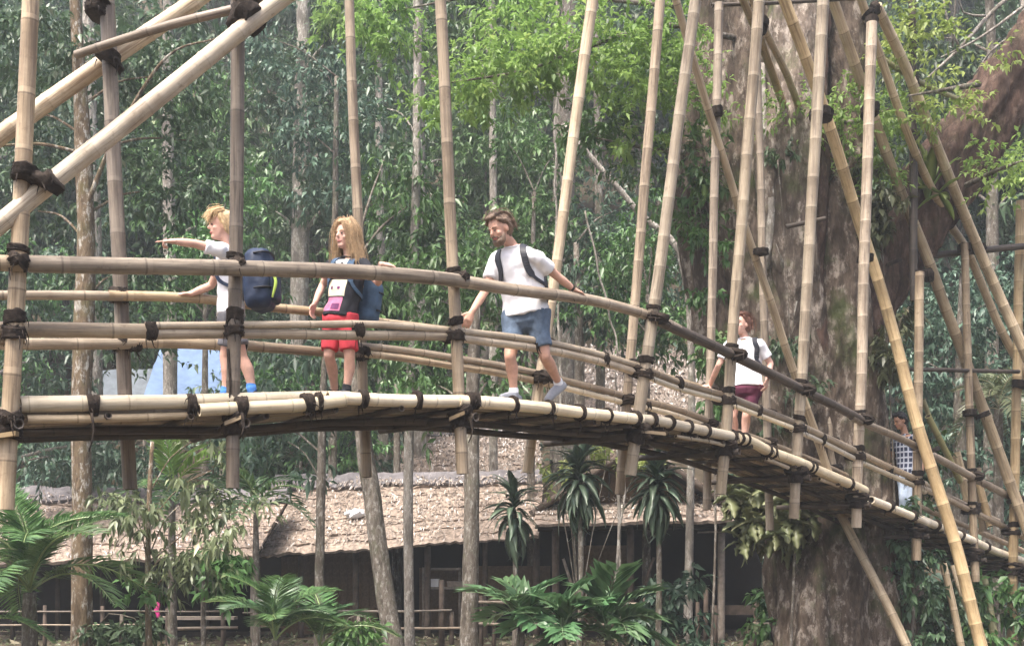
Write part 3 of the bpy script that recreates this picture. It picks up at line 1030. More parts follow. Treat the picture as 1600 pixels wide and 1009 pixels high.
fence('two rail bamboo fence in front of the long hut between the slim trunks', 23.2,
      [(480, 956, 705, 953, .026), (560, 983, 720, 980, .03), (380, 957, 470, 956, .022)],
      [(498, 946, .05), (572, 950, .05), (690, 905, .07), (706, 955, .06)])
fence('bamboo rail fence before the low hut at the lower left', 23.0,
      [(-60, 956, 360, 954, .02), (-60, 976, 250, 975, .018), (262, 982, 372, 980, .035)],
      [(70, 945, .05), (160, 946, .05), (262, 950, .06), (348, 948, .05)])
fence('bamboo rail fence beside the large leaved palms under the gabled hut', 22.8,
      [(742, 940, 1012, 943, .03), (748, 974, 1010, 976, .03)],
      [(752, 930, .05), (772, 950, .05), (1008, 932, .05)])
fence('short post and rail fence left of the giant trunk base', 22.4,
      [(1180, 951, 1226, 951, .035), (1176, 975, 1224, 974, .035)],
      [(1090, 940, .05), (1103, 918, .06), (1118, 945, .05), (1182, 932, .07)])
# ------------------------------------------------------------------ forest: prototype trees, copied over the slope
def rand_lobes(n, R_, H, zc):
    out = []
    for i in range(n):
        a = rng.uniform(0, 6.28)
        d = R_ * rng.uniform(0.15, 0.75)
        s = rng.uniform(0.42, 0.7)
        out.append((math.cos(a) * d, math.sin(a) * d, zc + rng.uniform(-0.75, 0.75) * H, R_ * s, R_ * s, H * s * 0.9))
    return out


def proto_tree(name, mat, bark, R_, H, zc, n_twigs, per, L, W, droop, label, r0=0.17, lobes=10):
    lb = rand_lobes(lobes, R_, H, zc)
    root = empty(name, (0, 0, 0), label, 'tree', 'trees packed on the forested slope')
    stems = [([(0, 0, -.6), (rng.uniform(-.2, .2), rng.uniform(-.2, .2), zc * .5), (rng.uniform(-.4, .4), 0, zc + H * .5)], [r0 * 1.3, r0 * .85, r0 * .3])]
    for l in lb[:6]:
        zb = zc - H * rng.uniform(.2, .7)
        stems.append(([(0, 0, zb), (l[0] * .5, l[1] * .5, (zb + l[2]) / 2 + .1), (l[0], l[1], l[2])], [r0 * .4, r0 * .26, r0 * .08]))
    link('trunk', trunk_mesh(stems, M[bark]), root)
    me = leaves_mesh('crown', *crown_leaves(lb, int(n_twigs * 2.3), per, L * .64, W, droop), M[mat])
    link('crown', me, root)
    return root


GT = 'trees packed on the forested slope'
protos = [
    proto_tree('forest_tree', 'leaf_dark', 'bark_mid', 2.6, 3.6, 6.0, 330, 15, .40, .42, .5, 'dark green tree with a pale trunk in the forest on the slope'),
    proto_tree('forest_tree', 'leaf_blue', 'bark_mid', 2.9, 3.2, 5.2, 340, 15, .46, .4, .5, 'blue green leafy tree in the forest on the slope'),
    proto_tree('forest_tree', 'leaf_mid', 'bark_mid', 2.6, 3.0, 6.5, 330, 15, .40, .4, .4, 'mid green leafy tree in the forest on the slope'),
    proto_tree('forest_tree', 'leaf_olive', 'bark_mid', 2.2, 3.2, 5.4, 260, 15, .42, .3, .9, 'olive green drooping tree in the forest on the slope', .18),
    proto_tree('forest_tree', 'leaf_dark', 'bark_mid', 3.2, 4.6, 7.5, 430, 15, .46, .4, .55, 'tall dark green tree in the forest on the slope', .28),
    proto_tree('forest_tree', 'leaf_bright', 'bark_mid', 2.4, 2.6, 5.6, 300, 16, .34, .42, .3, 'fresh light green tree in the forest on the slope', .16),
]


def copy_tree(o, parent=None):
    c = o.copy()
    COL.objects.link(c)
    if parent is not None:
        c.parent = parent
    for ch in list(o.children):
        copy_tree(ch, c)
    return c


# hand set spots (photo column, distance, kind, scale) for what shows, then a jittered grid behind
spots = []
for Zrow, step, jit in ((33, 125, 40), (39, 120, 45), (46, 115, 45), (54, 110, 45), (63, 105, 45), (73, 100, 45), (84, 95, 45)):
    px_ = -230
    while px_ < 1840:
        spots.append((px_ + rng.uniform(-jit, jit), Zrow + rng.uniform(-2.2, 2.2)))
        px_ += step
KINDS_ = ['pale trunked green', 'blue green leafy', 'mid green leafy', 'olive drooping', 'tall dark', 'fresh light green']
MARKS = [(0, 'beyond the left end of the bridge'), (120, 'behind the two upper left braces'), (250, 'behind the first far post'), (380, 'behind the pointing child'), (480, 'right of the navy backpack'), (600, 'behind the long haired child'),
         (700, 'left of the third near post'), (800, 'above the bearded person'), (900, 'behind the tall leaning post'), (1010, 'left of the giant tree'), (1110, 'behind the giant tree left limb'), (1300, 'behind the giant trunk'),
         (1420, 'behind the fork of the giant tree'), (1520, 'behind the right hand braces'), (1640, 'beyond the leaning limb'), (9999, 'beyond the right end of the bridge')]
used_labels = {}


def forest_label(k, px_, Z_):
    where = next(t for lim, t in MARKS if px_ < lim)
    up = ('at the slope foot' if Z_ < 36 else 'low on the slope' if Z_ < 42.5 else 'on the lower slope' if Z_ < 50 else 'on the middle slope' if Z_ < 58.5 else
          'on the upper slope' if Z_ < 68 else 'high on the slope' if Z_ < 78 else 'near the hilltop')
    return KINDS_[k] + ' tree ' + up + ' ' + where


keep_out = [(560, 880, 29, 36.5), (100, 400, 29, 35.8), (800, 1190, 29, 41), (1180, 1420, 20, 30)]
used = [False] * len(protos)
for (px_, Z_) in spots:
    if any(a < px_ < b and c < Z_ < d for a, b, c, d in keep_out):
        continue
    w = [4, 5, 3, 1, 4, 1]
    if px_ > 650:
        w = [3, 3, 4, 1, 3, 2.6]
    k = rng.choices(range(6), w)[0]
    o = protos[k] if not used[k] else copy_tree(protos[k])
    used[k] = True
    sc = rng.uniform(.75, 1.15) * (1 + max(0, Z_ - 45) * .006)
    if Z_ < 36:
        sc *= .8
    o['label'] = forest_label(k, px_, Z_)
    o.location = on_ground(px_, Z_)
    o.rotation_euler = (rng.uniform(-.05, .05), rng.uniform(-.05, .05), rng.uniform(0, 6.28))
    o.scale = (sc, sc, sc * rng.uniform(.9, 1.2))
for k, u in enumerate(used):
    if not u:
        protos[k].location = on_ground(300 + 90 * k, 90)

# low growth over the slope: nobody could count it
n = 52000
Z_ = 27.5 + 60 * NR.random(n) ** 1.5
pxs = NR.uniform(-350, 1950, n)
xs = (pxs - 800) / F * Z_
ok = np.ones(n, bool)
for a, b, c, d in ((100, 400, 30, 36), (600, 870, 29, 35.5), (850, 1130, 35, 40.5), (380, 850, 26, 31), (830, 1200, 24, 30), (-100, 400, 24, 28.6)):
    ok &= ~((pxs > a) & (pxs < b) & (Z_ > c) & (Z_ < d))
xs, Z_ = xs[ok], Z_[ok]
clump = np.array([noise.noise((x * .35, y * .35, 3)) for x, y in zip(xs, Z_)])
gz_ = np.array([ground_h(x, y) for x, y in zip(xs, Z_)])
n = len(xs)
B = np.stack([xs, Z_, gz_ + NR.random(n) ** 1.3 * np.clip(.7 + clump * 1.6, .1, 1.9)], 1)
D = NR.normal(size=(n, 3))
D[:, 2] = D[:, 2] * .5 + .15
Nn = NR.normal(size=(n, 3)) * .6
Nn[:, 2] += 1
Nn[:, 1] -= .5
L = NR.uniform(.22, .5, n)
me = leaves_mesh('undergrowth', B, D, Nn, L, L * .42, NR.uniform(.2, 1.0, n), np.clip(.4 + clump * .7 + NR.normal(size=n) * .2, 0, 1), M['leaf_blue'])
tag(link('undergrowth', me), kind='stuff')

# low grass and leaf litter on the level ground by the huts
n = 5000
Zg = NR.uniform(19.5, 27, n)
pg = NR.uniform(-200, 1750, n)
xs = (pg - 800) / F * Zg
gz_ = np.array([ground_h(x, y) for x, y in zip(xs, Zg)])
B = np.stack([xs, Zg, gz_ + .01], 1)
D = NR.normal(size=(n, 3))
D[:, 2] = np.abs(D[:, 2]) * .5 + .1
Nn = NR.normal(size=(n, 3)) * .5 + np.array([0, -.3, 1])
L = NR.uniform(.06, .2, n)
tag(link('ground_leaves', leaves_mesh('ground_leaves', B, D, Nn, L, L * .4, NR.uniform(0, .6, n), NR.random(n), M['leaf_olive'])), kind='stuff')


# ------------------------------------------------------------------ nearer trees, each with its own trunk and crown
def px_tree(label, pts, wpx, bark, lobes, mat, n_twigs, per, L, W, droop, name='slim_tree', limbs=(), twig=.6, group=None, cat='tree', extra=()):
    """pts [(px,py,Z)] bottom to top, wpx trunk widths in photo pixels, lobes [(px,py,Z,rpx,rpy)]"""
    base = P(*pts[0])
    Z0 = pts[0][2]
    g = ground_h(base.x, base.y)
    poly = [P(*p) for p in pts]
    if poly[0].z > g - .1:
        poly = [Vector((poly[0].x, poly[0].y, g - .2))] + poly
        wpx = [wpx[0] * 1.15] + list(wpx)
    root = empty(name, (poly[0].x, poly[0].y, g), label, cat, group)
    stems = [(poly, [w * .5 / F * Z0 for w in wpx])]
    W0 = []
    for (px_, py_, Zz, rx, rz) in lobes:
        c = P(px_, py_, Zz)
        W0.append((c.x, c.y, c.z, rx / F * Zz, max(rx, 45) / F * Zz * .8, rz / F * Zz))
    top = poly[-1]
    for l in W0[:8]:
        c = Vector(l[:3])
        zt = min(max(c.z - .8, base.z + .8), top.z)
        # the point of the stem at that height
        s = poly[0]
        for a, b in zip(poly, poly[1:]):
            if a.z <= zt <= b.z:
                s = a.lerp(b, (zt - a.z) / max(.01, b.z - a.z))
                break
            if b.z < zt:
                s = b
        if (s - c).length > .3:
            stems.append(([s, s.lerp(c, .5) + Vector((0, 0, .15)), c], [wpx[-1] * .22 / F * Z0, wpx[-1] * .15 / F * Z0, .012]))
    for (lp, lw) in limbs:
        stems.append(([P(*p) for p in lp], [w * .5 / F * Z0 for w in lw]))
    link('trunk', trunk_mesh(stems, M[bark], 10), root)
    if W0:
        link('crown', leaves_mesh('crown', *crown_leaves(W0, n_twigs, per, L, W, droop, twig), M[mat]), root)
    return root


px_tree('slim pale trunked tree with drooping leaves behind the pointing child', [(466, 760, 31.8), (466, 600, 31.8), (470, 300, 31.9), (474, 60, 32), (474, -90, 32)], [30, 28, 28, 24, 18], 'bark_pale',
        [(430, 150, 32, 70, 80), (520, 60, 31.5, 70, 70), (430, 330, 32, 60, 70), (540, 210, 31, 55, 80), (590, 130, 32.5, 50, 70), (410, 520, 32, 50, 50), (530, 310, 31, 60, 55), (480, 520, 30.8, 50, 30)],
        'leaf_dark', 420, 14, .19, .4, .55)
px_tree('mossy lichen covered trunk standing beneath the left end of the bridge', [(128, 1020, 19.5), (129, 800, 19.5), (127, 620, 19.5), (134, 400, 19.6), (128, 190, 19.7), (118, 20, 19.8), (110, -120, 19.8)], [31, 30, 30, 28, 25, 18, 12], 'bark_lichen',
        [(115, 70, 20.3, 110, 70), (240, 120, 20.5, 80, 70), (250, 300, 21, 75, 90), (60, 330, 20.8, 70, 80), (190, 430, 21, 60, 60), (300, 220, 21.3, 60, 80), (30, 180, 21, 60, 60), (215, 520, 21.5, 70, 40)],
        'leaf_dark', 620, 15, .145, .46, .4, limbs=[([(132, 330, 19.6), (180, 215, 19.4), (260, 90, 19.2), (340, 60, 19.1)], [8, 6, 5, 2]), ([(130, 240, 19.7), (60, 225, 19.5), (-20, 230, 19.4)], [6, 5, 3])])
px_tree('thin straight sapling in front of the left half of the long hut', [(499, 960, 22.4), (501, 800, 22.4), (504, 640, 22.5), (508, 540, 22.6)], [15, 14, 13, 8], 'bark_mid',
        [(450, 690, 23.2, 65, 45), (520, 560, 23.5, 60, 50), (400, 650, 23.4, 50, 50)], 'leaf_blue', 110, 13, .22, .4, .5)
px_tree('slanting grey trunk leaning left below the second bridge post', [(616, 1012, 21.5), (598, 900, 21.5), (582, 780, 21.5), (568, 690, 21.6), (556, 560, 21.7), (548, 420, 21.8)], [30, 28, 27, 22, 19, 14], 'bark_mid',
        [(585, 430, 22.4, 60, 70), (640, 320, 22.6, 60, 90), (600, 250, 22.8, 45, 70), (560, 540, 22.5, 50, 40)], 'leaf_mid', 220, 14, .18, .36, .7)
px_tree('thin pale upright trunk right of the slanting trunk', [(640, 1012, 22.5), (638, 800, 22.5), (640, 650, 22.5), (646, 450, 22.6), (651, 250, 22.7), (653, 30, 22.8), (653, -90, 22.8)], [16, 15, 15, 14, 14, 13, 9], 'bark_pale',
        [(640, 500, 23.2, 55, 60), (665, 390, 23.4, 45, 60), (605, 170, 23.5, 50, 90), (640, 60, 23.8, 40, 70), (700, 250, 24, 45, 80)], 'leaf_dark', 220, 14, .18, .42, .45)
px_tree('sturdy grey trunk standing below the third bridge post', [(732, 1012, 20.5), (735, 900, 20.5), (737, 800, 20.5), (738, 650, 20.6), (743, 480, 20.7)], [27, 25, 24, 22, 15], 'bark_mid',
        [(760, 440, 21.4, 55, 60), (690, 470, 21.6, 55, 55), (680, 600, 21.5, 50, 40), (770, 590, 21.6, 50, 35)], 'leaf_mid', 190, 14, .17, .38, .6)
px_tree('thin pale trunk seen above the head of the bearded person', [(771, 520, 31), (771, 330, 31), (769, 150, 31), (768, -60, 31)], [14, 13, 12, 10], 'bark_pale', [(740, 60, 31.5, 60, 60), (800, 10, 31.5, 60, 50)], 'leaf_mid', 60, 12, .3, .4, .5)
px_tree('grey thin trunk in the forest right of the centre', [(938, 520, 30), (936, 330, 30), (934, 180, 30), (930, -40, 30)], [16, 14, 13, 10], 'bark_mid', [(960, 80, 30.5, 60, 60)], 'leaf_dark', 50, 12, .3, .4, .5)
px_tree('pale broken trunk high up behind the upper left braces', [(146, 480, 29), (144, 330, 29), (140, 200, 29), (138, 130, 29), (140, -50, 29)], [30, 28, 27, 24, 18], 'bark_pale', [(180, 40, 30, 70, 50), (90, 160, 30, 40, 60)], 'leaf_dark', 60, 12, .3, .4, .6)
px_tree('pale trunk showing between the two upper left braces', [(266, 520, 30), (264, 330, 30), (262, 200, 30), (262, -50, 30)], [22, 20, 18, 14], 'bark_pale', [(300, 60, 31, 70, 60), (330, 350, 31, 60, 60)], 'leaf_dark', 70, 12, .3, .4, .6)
px_tree('pale straight trunk behind the right shoulder of the long haired child', [(598, 540, 31), (594, 330, 31), (592, 150, 31), (590, -60, 31)], [18, 14, 12, 10], 'bark_pale', [(570, 40, 31.5, 60, 50)], 'leaf_bright', 80, 13, .26, .42, .3)
px_tree('pale mottled trunk near the top beside the third bridge post', [(655, 420, 33), (655, 200, 33), (653, 0, 33), (652, -90, 33)], [22, 20, 18, 16], 'bark_pale', [(700, 30, 33.5, 50, 60)], 'leaf_mid', 50, 12, .3, .4, .6)
px_tree('dark trunk high up behind the light green branches', [(880, 240, 36), (884, 120, 36), (890, -70, 36)], [38, 34, 30], 'bark_mid', [(840, -20, 37, 60, 50), (930, 20, 37, 60, 50)], 'leaf_dark', 70, 12, .36, .4, .6)
px_tree('dead mottled white stem leaning down to the right', [(1075, 455, 24), (1000, 335, 24), (940, 265, 24), (880, 195, 24.2)], [13, 11, 10, 7], 'bark_pale', [], 'leaf_dark', 0, 0, .2, .4, .5, 'leaning_stem')
px_tree('small tree with hanging olive leaves left of the second bridge post', [(233, 1012, 18.6), (231, 900, 18.6), (233, 780, 18.6), (238, 690, 18.7)], [10, 9, 8, 6], 'bark_lichen',
        [(330, 735, 18.6, 55, 60), (300, 690, 18.8, 50, 30), (280, 790, 18.6, 55, 45), (215, 810, 18.7, 45, 35), (330, 850, 18.4, 45, 40), (250, 870, 18.4, 55, 40), (370, 800, 18.8, 40, 40)],
        'leaf_olive', 120, 11, .17, .36, .9, 'small_tree', twig=.4)
px_tree('leafy sapling with dark green leaves under the left end of the bridge', [(318, 1012, 18.9), (318, 930, 18.9), (318, 870, 18.9)], [7, 6, 5], 'bark_mid',
        [(310, 885, 18.9, 40, 30), (350, 900, 18.8, 40, 25), (262, 905, 18.7, 40, 30)], 'leaf_mid', 60, 10, .18, .5, .55, 'small_tree', twig=.3)
px_tree('spreading tree at the far left edge behind the first post', [(-40, 1000, 24), (-40, 600, 24), (-30, 300, 24), (-20, 60, 24)], [34, 30, 26, 16], 'bark_pale',
        [(20, 100, 24.5, 70, 90), (70, 230, 25, 70, 80), (20, 420, 24.5, 70, 60), (70, 560, 25, 60, 60), (90, 710, 25.5, 70, 50), (190, 690, 26, 60, 50), (0, 660, 24.5, 50, 60)], 'leaf_blue', 461, 14, 0.164, .42, .55)
px_tree('dense shrubby tree behind the legs of the walkers', [(620, 700, 29), (620, 600, 29)], [14, 8], 'bark_mid',
        [(600, 585, 29.5, 70, 35), (690, 600, 29.5, 70, 40), (480, 600, 29.5, 70, 45), (540, 700, 29.5, 60, 40), (430, 720, 30, 60, 40)], 'leaf_mid', 448, 14, 0.164, .42, .5, 'shrub', cat='shrub')
px_tree('dark leafy tree right of the bearded person behind the posts', [(905, 700, 27), (905, 520, 27), (900, 380, 27.2)], [20, 16, 9], 'bark_mid',
        [(930, 400, 27.5, 60, 60), (900, 480, 27.5, 60, 50), (990, 470, 28, 60, 70), (960, 330, 28, 60, 50), (860, 420, 28, 40, 60), (1060, 420, 28, 40, 60)], 'leaf_blue', 503, 14, 0.164, .42, .6)
px_tree('bushy dark tree behind the right hand braces', [(1500, 900, 27), (1500, 600, 27), (1505, 420, 27)], [24, 18, 10], 'bark_mid',
        [(1480, 480, 27.5, 60, 60), (1560, 470, 28, 60, 60), (1500, 600, 27.5, 60, 50), (1580, 590, 27.5, 50, 60), (1480, 700, 27, 50, 50), (1570, 720, 27, 50, 50), (1620, 820, 27, 60, 60), (1430, 560, 27.5, 40, 60)], 'leaf_blue', 616, 14, 0.164, .45, .5)
px_tree('tall slim dark tree at the upper right corner', [(1545, 900, 31), (1550, 500, 31), (1550, 100, 31), (1540, -80, 31)], [22, 20, 16, 12], 'bark_mid',
        [(1500, 130, 31.5, 60, 80), (1570, 60, 32, 60, 70), (1450, 60, 32, 50, 70), (1590, 300, 31.5, 50, 80), (1480, 290, 32, 50, 60)], 'leaf_dark', 170, 13, .3, .36, .6)
px_tree('bare twiggy branch tree in front of the upper right corner', [(1660, 320, 21), (1600, 0, 21)], [20, 14], 'bark_pale', [], 'leaf_dark', 0, 0, .2, .4, .5, 'bare_tree',
        limbs=[([(1650, -60, 21), (1560, 10, 20.9), (1500, 75, 20.8), (1440, 130, 20.7)], [8, 7, 6, 2]), ([(1600, 10, 20.9), (1530, 60, 20.8), (1470, 90, 20.6)], [5, 4, 2]),
               ([(1540, 25, 20.8), (1505, 20, 20.7), (1495, -20, 20.6)], [4, 3, 2]), ([(1500, 75, 20.8), (1480, 30, 20.7), (1470, -30, 20.7)], [4, 3, 2]), ([(1640, 30, 21), (1560, 70, 20.7), (1520, 120, 20.7)], [5, 4, 2])])


px_tree('hazy green leaf mass above the bearded person left of the leaning post', [(830, 640, 27.5), (832, 420, 27.5), (835, 300, 27.5)], [12, 10, 6], 'bark_mid',
        [(830, 300, 28, 55, 50), (790, 220, 28.5, 45, 40), (870, 240, 28.5, 50, 45), (800, 380, 28, 45, 40), (860, 350, 28, 45, 40)], 'leaf_mid', 294, 14, 0.164, .44, .4)
px_tree('green bushy tree behind the two upper left posts', [(320, 640, 26.5), (322, 420, 26.5)], [12, 7], 'bark_mid',
        [(320, 400, 27, 60, 50), (265, 445, 27, 45, 40), (360, 300, 27.2, 50, 50), (390, 440, 27, 45, 45)], 'leaf_mid', 308, 14, 0.156, .44, .45)
px_tree('pale green tree high behind the second far post', [(520, 640, 28.5), (524, 300, 28.5), (526, 120, 28.5)], [13, 11, 7], 'bark_mid',
        [(500, 110, 29, 60, 45), (560, 190, 29, 50, 45), (450, 200, 29, 45, 45), (520, 290, 29, 50, 35), (420, 60, 29, 45, 40)], 'leaf_blue', 308, 14, 0.172, .44, .4)
px_tree('dense blue green shrubs behind the low hut roof at the left', [(80, 850, 28.2), (80, 740, 28.2)], [10, 6], 'bark_mid',
        [(75, 720, 28.4, 60, 45), (40, 770, 28.2, 50, 30), (150, 705, 28.6, 50, 35), (200, 740, 28.4, 50, 30), (120, 760, 28.2, 45, 22)], 'leaf_blue', 210, 14, .17, .5, .45, 'shrub', cat='shrub')
px_tree('dark green shrubs behind the hut roofs below the pointing child', [(470, 850, 29.6), (470, 720, 29.6)], [10, 6], 'bark_mid',
        [(450, 700, 29.8, 60, 40), (520, 690, 29.8, 50, 35), (390, 730, 29.6, 45, 35), (560, 720, 29.9, 45, 28)], 'leaf_blue', 190, 14, .18, .5, .45, 'shrub', cat='shrub')
px_tree('green leafy tree left of the giant tree behind the tall posts', [(1010, 700, 25.5), (1012, 460, 25.5)], [13, 7], 'bark_mid',
        [(1000, 400, 26, 55, 50), (1050, 500, 26, 45, 50), (950, 470, 26, 45, 35), (1030, 310, 26, 40, 40)], 'leaf_mid', 294, 14, 0.156, .46, .45)
# ------------------------------------------------------------------ the giant tree the bridge climbs past
tzb = 19.6
giant = empty('giant_tree', on_ground(1310, tzb), 'giant old tree with mottled bark and several stems beside the bridge', 'tree')


def remesh(mb, voxel, name, mat, smooth_it=3, disp=None, smooth_f=0.5):
    """one continuous skin over overlapping shapes"""
    me = mb.mesh(name + '_raw', [], True)
    o = bpy.data.objects.new(name + '_raw', me)
    COL.objects.link(o)
    m = o.modifiers.new('r', 'REMESH')
    m.mode = 'VOXEL'
    m.voxel_size = voxel
    if smooth_it:
        s = o.modifiers.new('s', 'SMOOTH')
        s.iterations = smooth_it
        s.factor = smooth_f
    dg = bpy.context.evaluated_depsgraph_get()
    dg.update()
    out = bpy.data.meshes.new_from_object(o.evaluated_get(dg))
    out.name = name
    bpy.data.objects.remove(o)
    bpy.data.meshes.remove(me)
    if disp is not None:
        n = len(out.vertices)
        co = np.empty(n * 3, np.float32)
        no = np.empty(n * 3, np.float32)
        out.vertices.foreach_get('co', co)
        out.vertices.foreach_get('normal', no)
        co, no = co.reshape(-1, 3), no.reshape(-1, 3)
        d = np.array([disp(Vector(c), Vector(q)) for c, q in zip(co.tolist(), no.tolist())], np.float32)
        out.vertices.foreach_set('co', (co + no * d[:, None]).ravel())
    out.materials.clear()
    out.materials.append(mat)
    out.polygons.foreach_set('use_smooth', [True] * len(out.polygons))
    out.update()
    return out


def bark_disp(p, n_):
    r = abs(noise.noise((p.x * 2.6 + 3, p.y * 2.6, p.z * .45)))
    return .10 * noise.noise((p.x * 1.6, p.y * 1.6, p.z * .5)) + .16 * min(r, .3) - .03 + .05 * noise.noise((p.x * 5, p.y * 5, p.z * 1.3)) + .03 * noise.noise((p.x * 11, p.y * 11, p.z * 5))


def stem(mb, pts, widths, n=18, flute=.12):
    path = smooth_path([P(*p) for p in pts], .25)
    rs = np.interp(np.linspace(0, 1, len(path)), np.linspace(0, 1, len(widths)), [w * .5 / F * tzb for w in widths])
    rings = tube_rings(path, rs, n)
    ph = rng.random() * 40
    for i, ring in enumerate(rings):
        c = path[i]
        for k in range(n):
            a = 2 * math.pi * k / n
            f = 1 + flute * 2 * noise.noise((math.cos(a) * 1.3 + ph, math.sin(a) * 1.3, i * .06))
            ring[k] = c + (ring[k] - c) * f
    mb.quad_strip_rings(rings)


mb = MB()
stem(mb, [(1322, 1060, 19.6), (1312, 930, 19.6), (1296, 800, 19.6), (1262, 680, 19.6), (1215, 540, 19.6), (1180, 380, 19.7), (1166, 200, 19.7), (1160, 0, 19.8), (1158, -190, 19.9)], [215, 195, 180, 185, 190, 190, 165, 150, 140], flute=.2)
stem(mb, [(1362, 1060, 19.4), (1358, 900, 19.4), (1342, 700, 19.3), (1320, 500, 19.2), (1311, 340, 19.2), (1317, 170, 19.3), (1322, 0, 19.4), (1325, -190, 19.5)], [120, 110, 105, 88, 72, 66, 64, 60], flute=.22)
stem(mb, [(1285, 760, 19.5), (1320, 600, 19.5)], [150, 110])
for (x0, x1, zz, w) in ((1240, 1238, 18.9, 62), (1280, 1275, 18.55, 66), (1325, 1318, 18.5, 60), (1375, 1372, 18.7, 62), (1395, 1410, 19.2, 66)):
    stem(mb, [(x0, 690, 19.2), (x0 * .5 + x1 * .5, 850, zz + .15), (x1, 1010, zz), (x1 + (x1 - 1315) * .12, 1070, zz - .1)], [26, w * .7, w, w * 1.2], 12, .2)
link('trunk', remesh(mb, .04, 'trunk', M['bark_big'], 1, bark_disp), giant)
mb = MB()
stem(mb, [(1262, 640, 19.2), (1246, 480, 18.95), (1226, 340, 18.9), (1224, 200, 18.9), (1236, 60, 19), (1244, -150, 19.1)], [40, 78, 92, 84, 76, 70], flute=.2)
link('pale_stem', remesh(mb, .04, 'pale_stem', M['bark_paler'], 1, bark_disp), giant)
mb = MB()
stem(mb, [(1322, 660, 19.5), (1350, 500, 19.7), (1400, 390, 19.9), (1455, 310, 20), (1520, 215, 20), (1600, 95, 19.9), (1690, -40, 19.8)], [70, 95, 108, 110, 100, 92, 80], flute=.2)
link('limb', remesh(mb, .04, 'limb', M['bark_red'], 1, bark_disp), giant)
mb = MB()
stem(mb, [(1210, 720, 19.3), (1150, 580, 19.2), (1108, 440, 19.2), (1085, 320, 19.2), (1078, 220, 19.3), (1070, 130, 19.4)], [60, 78, 74, 62, 46, 26], flute=.2)
link('limb', remesh(mb, .04, 'limb', M['bark_big'], 1, bark_disp), giant)
mb = MB()
stem(mb, [(1290, 760, 19.0), (1283, 560, 18.85), (1272, 430, 18.8), (1278, 300, 18.8), (1284, 120, 18.9), (1290, -150, 19)], [22, 30, 36, 28, 18, 14], 12)
link('hanging_root', remesh(mb, .03, 'hanging_root', M['bark_red'], 1, bark_disp), giant)
mb = MB()
stem(mb, [(1195, 420, 18.6), (1205, 330, 18.55), (1196, 230, 18.6), (1190, 100, 18.7)], [12, 12, 10, 9], 8)
stem(mb, [(1225, 420, 18.6), (1200, 345, 18.6), (1192, 260, 18.6)], [12, 10, 8], 8)
link('hanging_root', mb.mesh('hanging_root', M['bark_pale']), giant)


def feather_branch(parent, pts, lobes, mat, n_twigs, per, L, W, droop, name='branch', flatten=.35):
    mbb = MB()
    path = smooth_path([P(*p) for p in pts], .25)
    rs = np.linspace(.05, .012, len(path))
    mbb.quad_strip_rings(tube_rings(path, rs, 7))
    br = link(name, mbb.mesh(name, M['bark_mid']), parent)
    W0 = []
    for (px_, py_, Zz, rx, rz) in lobes:
        c = P(px_, py_, Zz)
        W0.append((c.x, c.y, c.z, rx / F * Zz, rx / F * Zz * .7, rz / F * Zz))
    link('foliage', leaves_mesh('foliage', *crown_leaves(W0, n_twigs, per, L, W, droop, .5, .3), M[mat]), br)
    return br


feather_branch(giant, [(1150, 60, 19), (1040, 40, 18.2), (930, 70, 17.5), (820, 110, 17), (700, 130, 16.8)],
               [(1045, 60, 18, 60, 50), (990, 120, 17.7, 60, 45), (1010, 190, 17.8, 60, 40), (930, 40, 17.6, 55, 35), (900, 100, 17.4, 60, 28), (840, 85, 17.2, 60, 24), (790, 118, 17, 60, 18), (730, 128, 16.9, 55, 15), (1060, 150, 18, 40, 50), (770, 150, 17, 50, 14), (690, 190, 17, 30, 28)],
               'leaf_bright', 430, 20, .125, .42, .1)
feather_branch(giant, [(1080, 240, 19.2), (1000, 230, 18.6), (930, 215, 18.3)], [(1000, 250, 18.5, 55, 35), (1060, 230, 18.6, 40, 50), (930, 180, 18.3, 45, 25), (1070, 330, 18.6, 25, 50)], 'leaf_mid', 120, 16, .14, .4, .15)
feather_branch(giant, [(1060, 10, 19), (800, -10, 20), (600, 20, 20.5)], [(590, 40, 20.5, 34, 28), (612, 66, 20.5, 28, 18), (800, 10, 20, 50, 26), (570, 10, 20.4, 34, 20)], 'leaf_bright', 110, 18, .14, .42, .2)
feather_branch(giant, [(1310, 190, 19), (1340, 190, 18.4), (1390, 170, 18.2)], [(1330, 185, 18.4, 40, 14), (1290, 180, 18.5, 35, 12), (1375, 200, 19.1, 32, 36), (1345, 240, 19.0, 30, 26), (1410, 180, 19.1, 30, 10), (1240, 180, 18.3, 28, 8)], 'leaf_bright', 170, 16, .11, .45, .15)
feather_branch(giant, [(1530, 132, 18.3), (1480, 140, 18), (1420, 150, 17.8)], [(1510, 135, 18, 45, 14), (1530, 110, 18, 35, 12), (1480, 170, 18.2, 30, 12), (1440, 30, 18.6, 40, 14), (1400, 60, 18.8, 50, 50)], 'leaf_lime', 110, 15, .11, .5, .1)
feather_branch(giant, [(1510, 290, 18.8), (1560, 265, 18.2), (1620, 245, 18)], [(1580, 265, 18.1, 34, 9), (1600, 250, 18.1, 30, 9), (1550, 288, 18.2, 20, 6)], 'leaf_lime', 50, 14, .11, .5, .1)


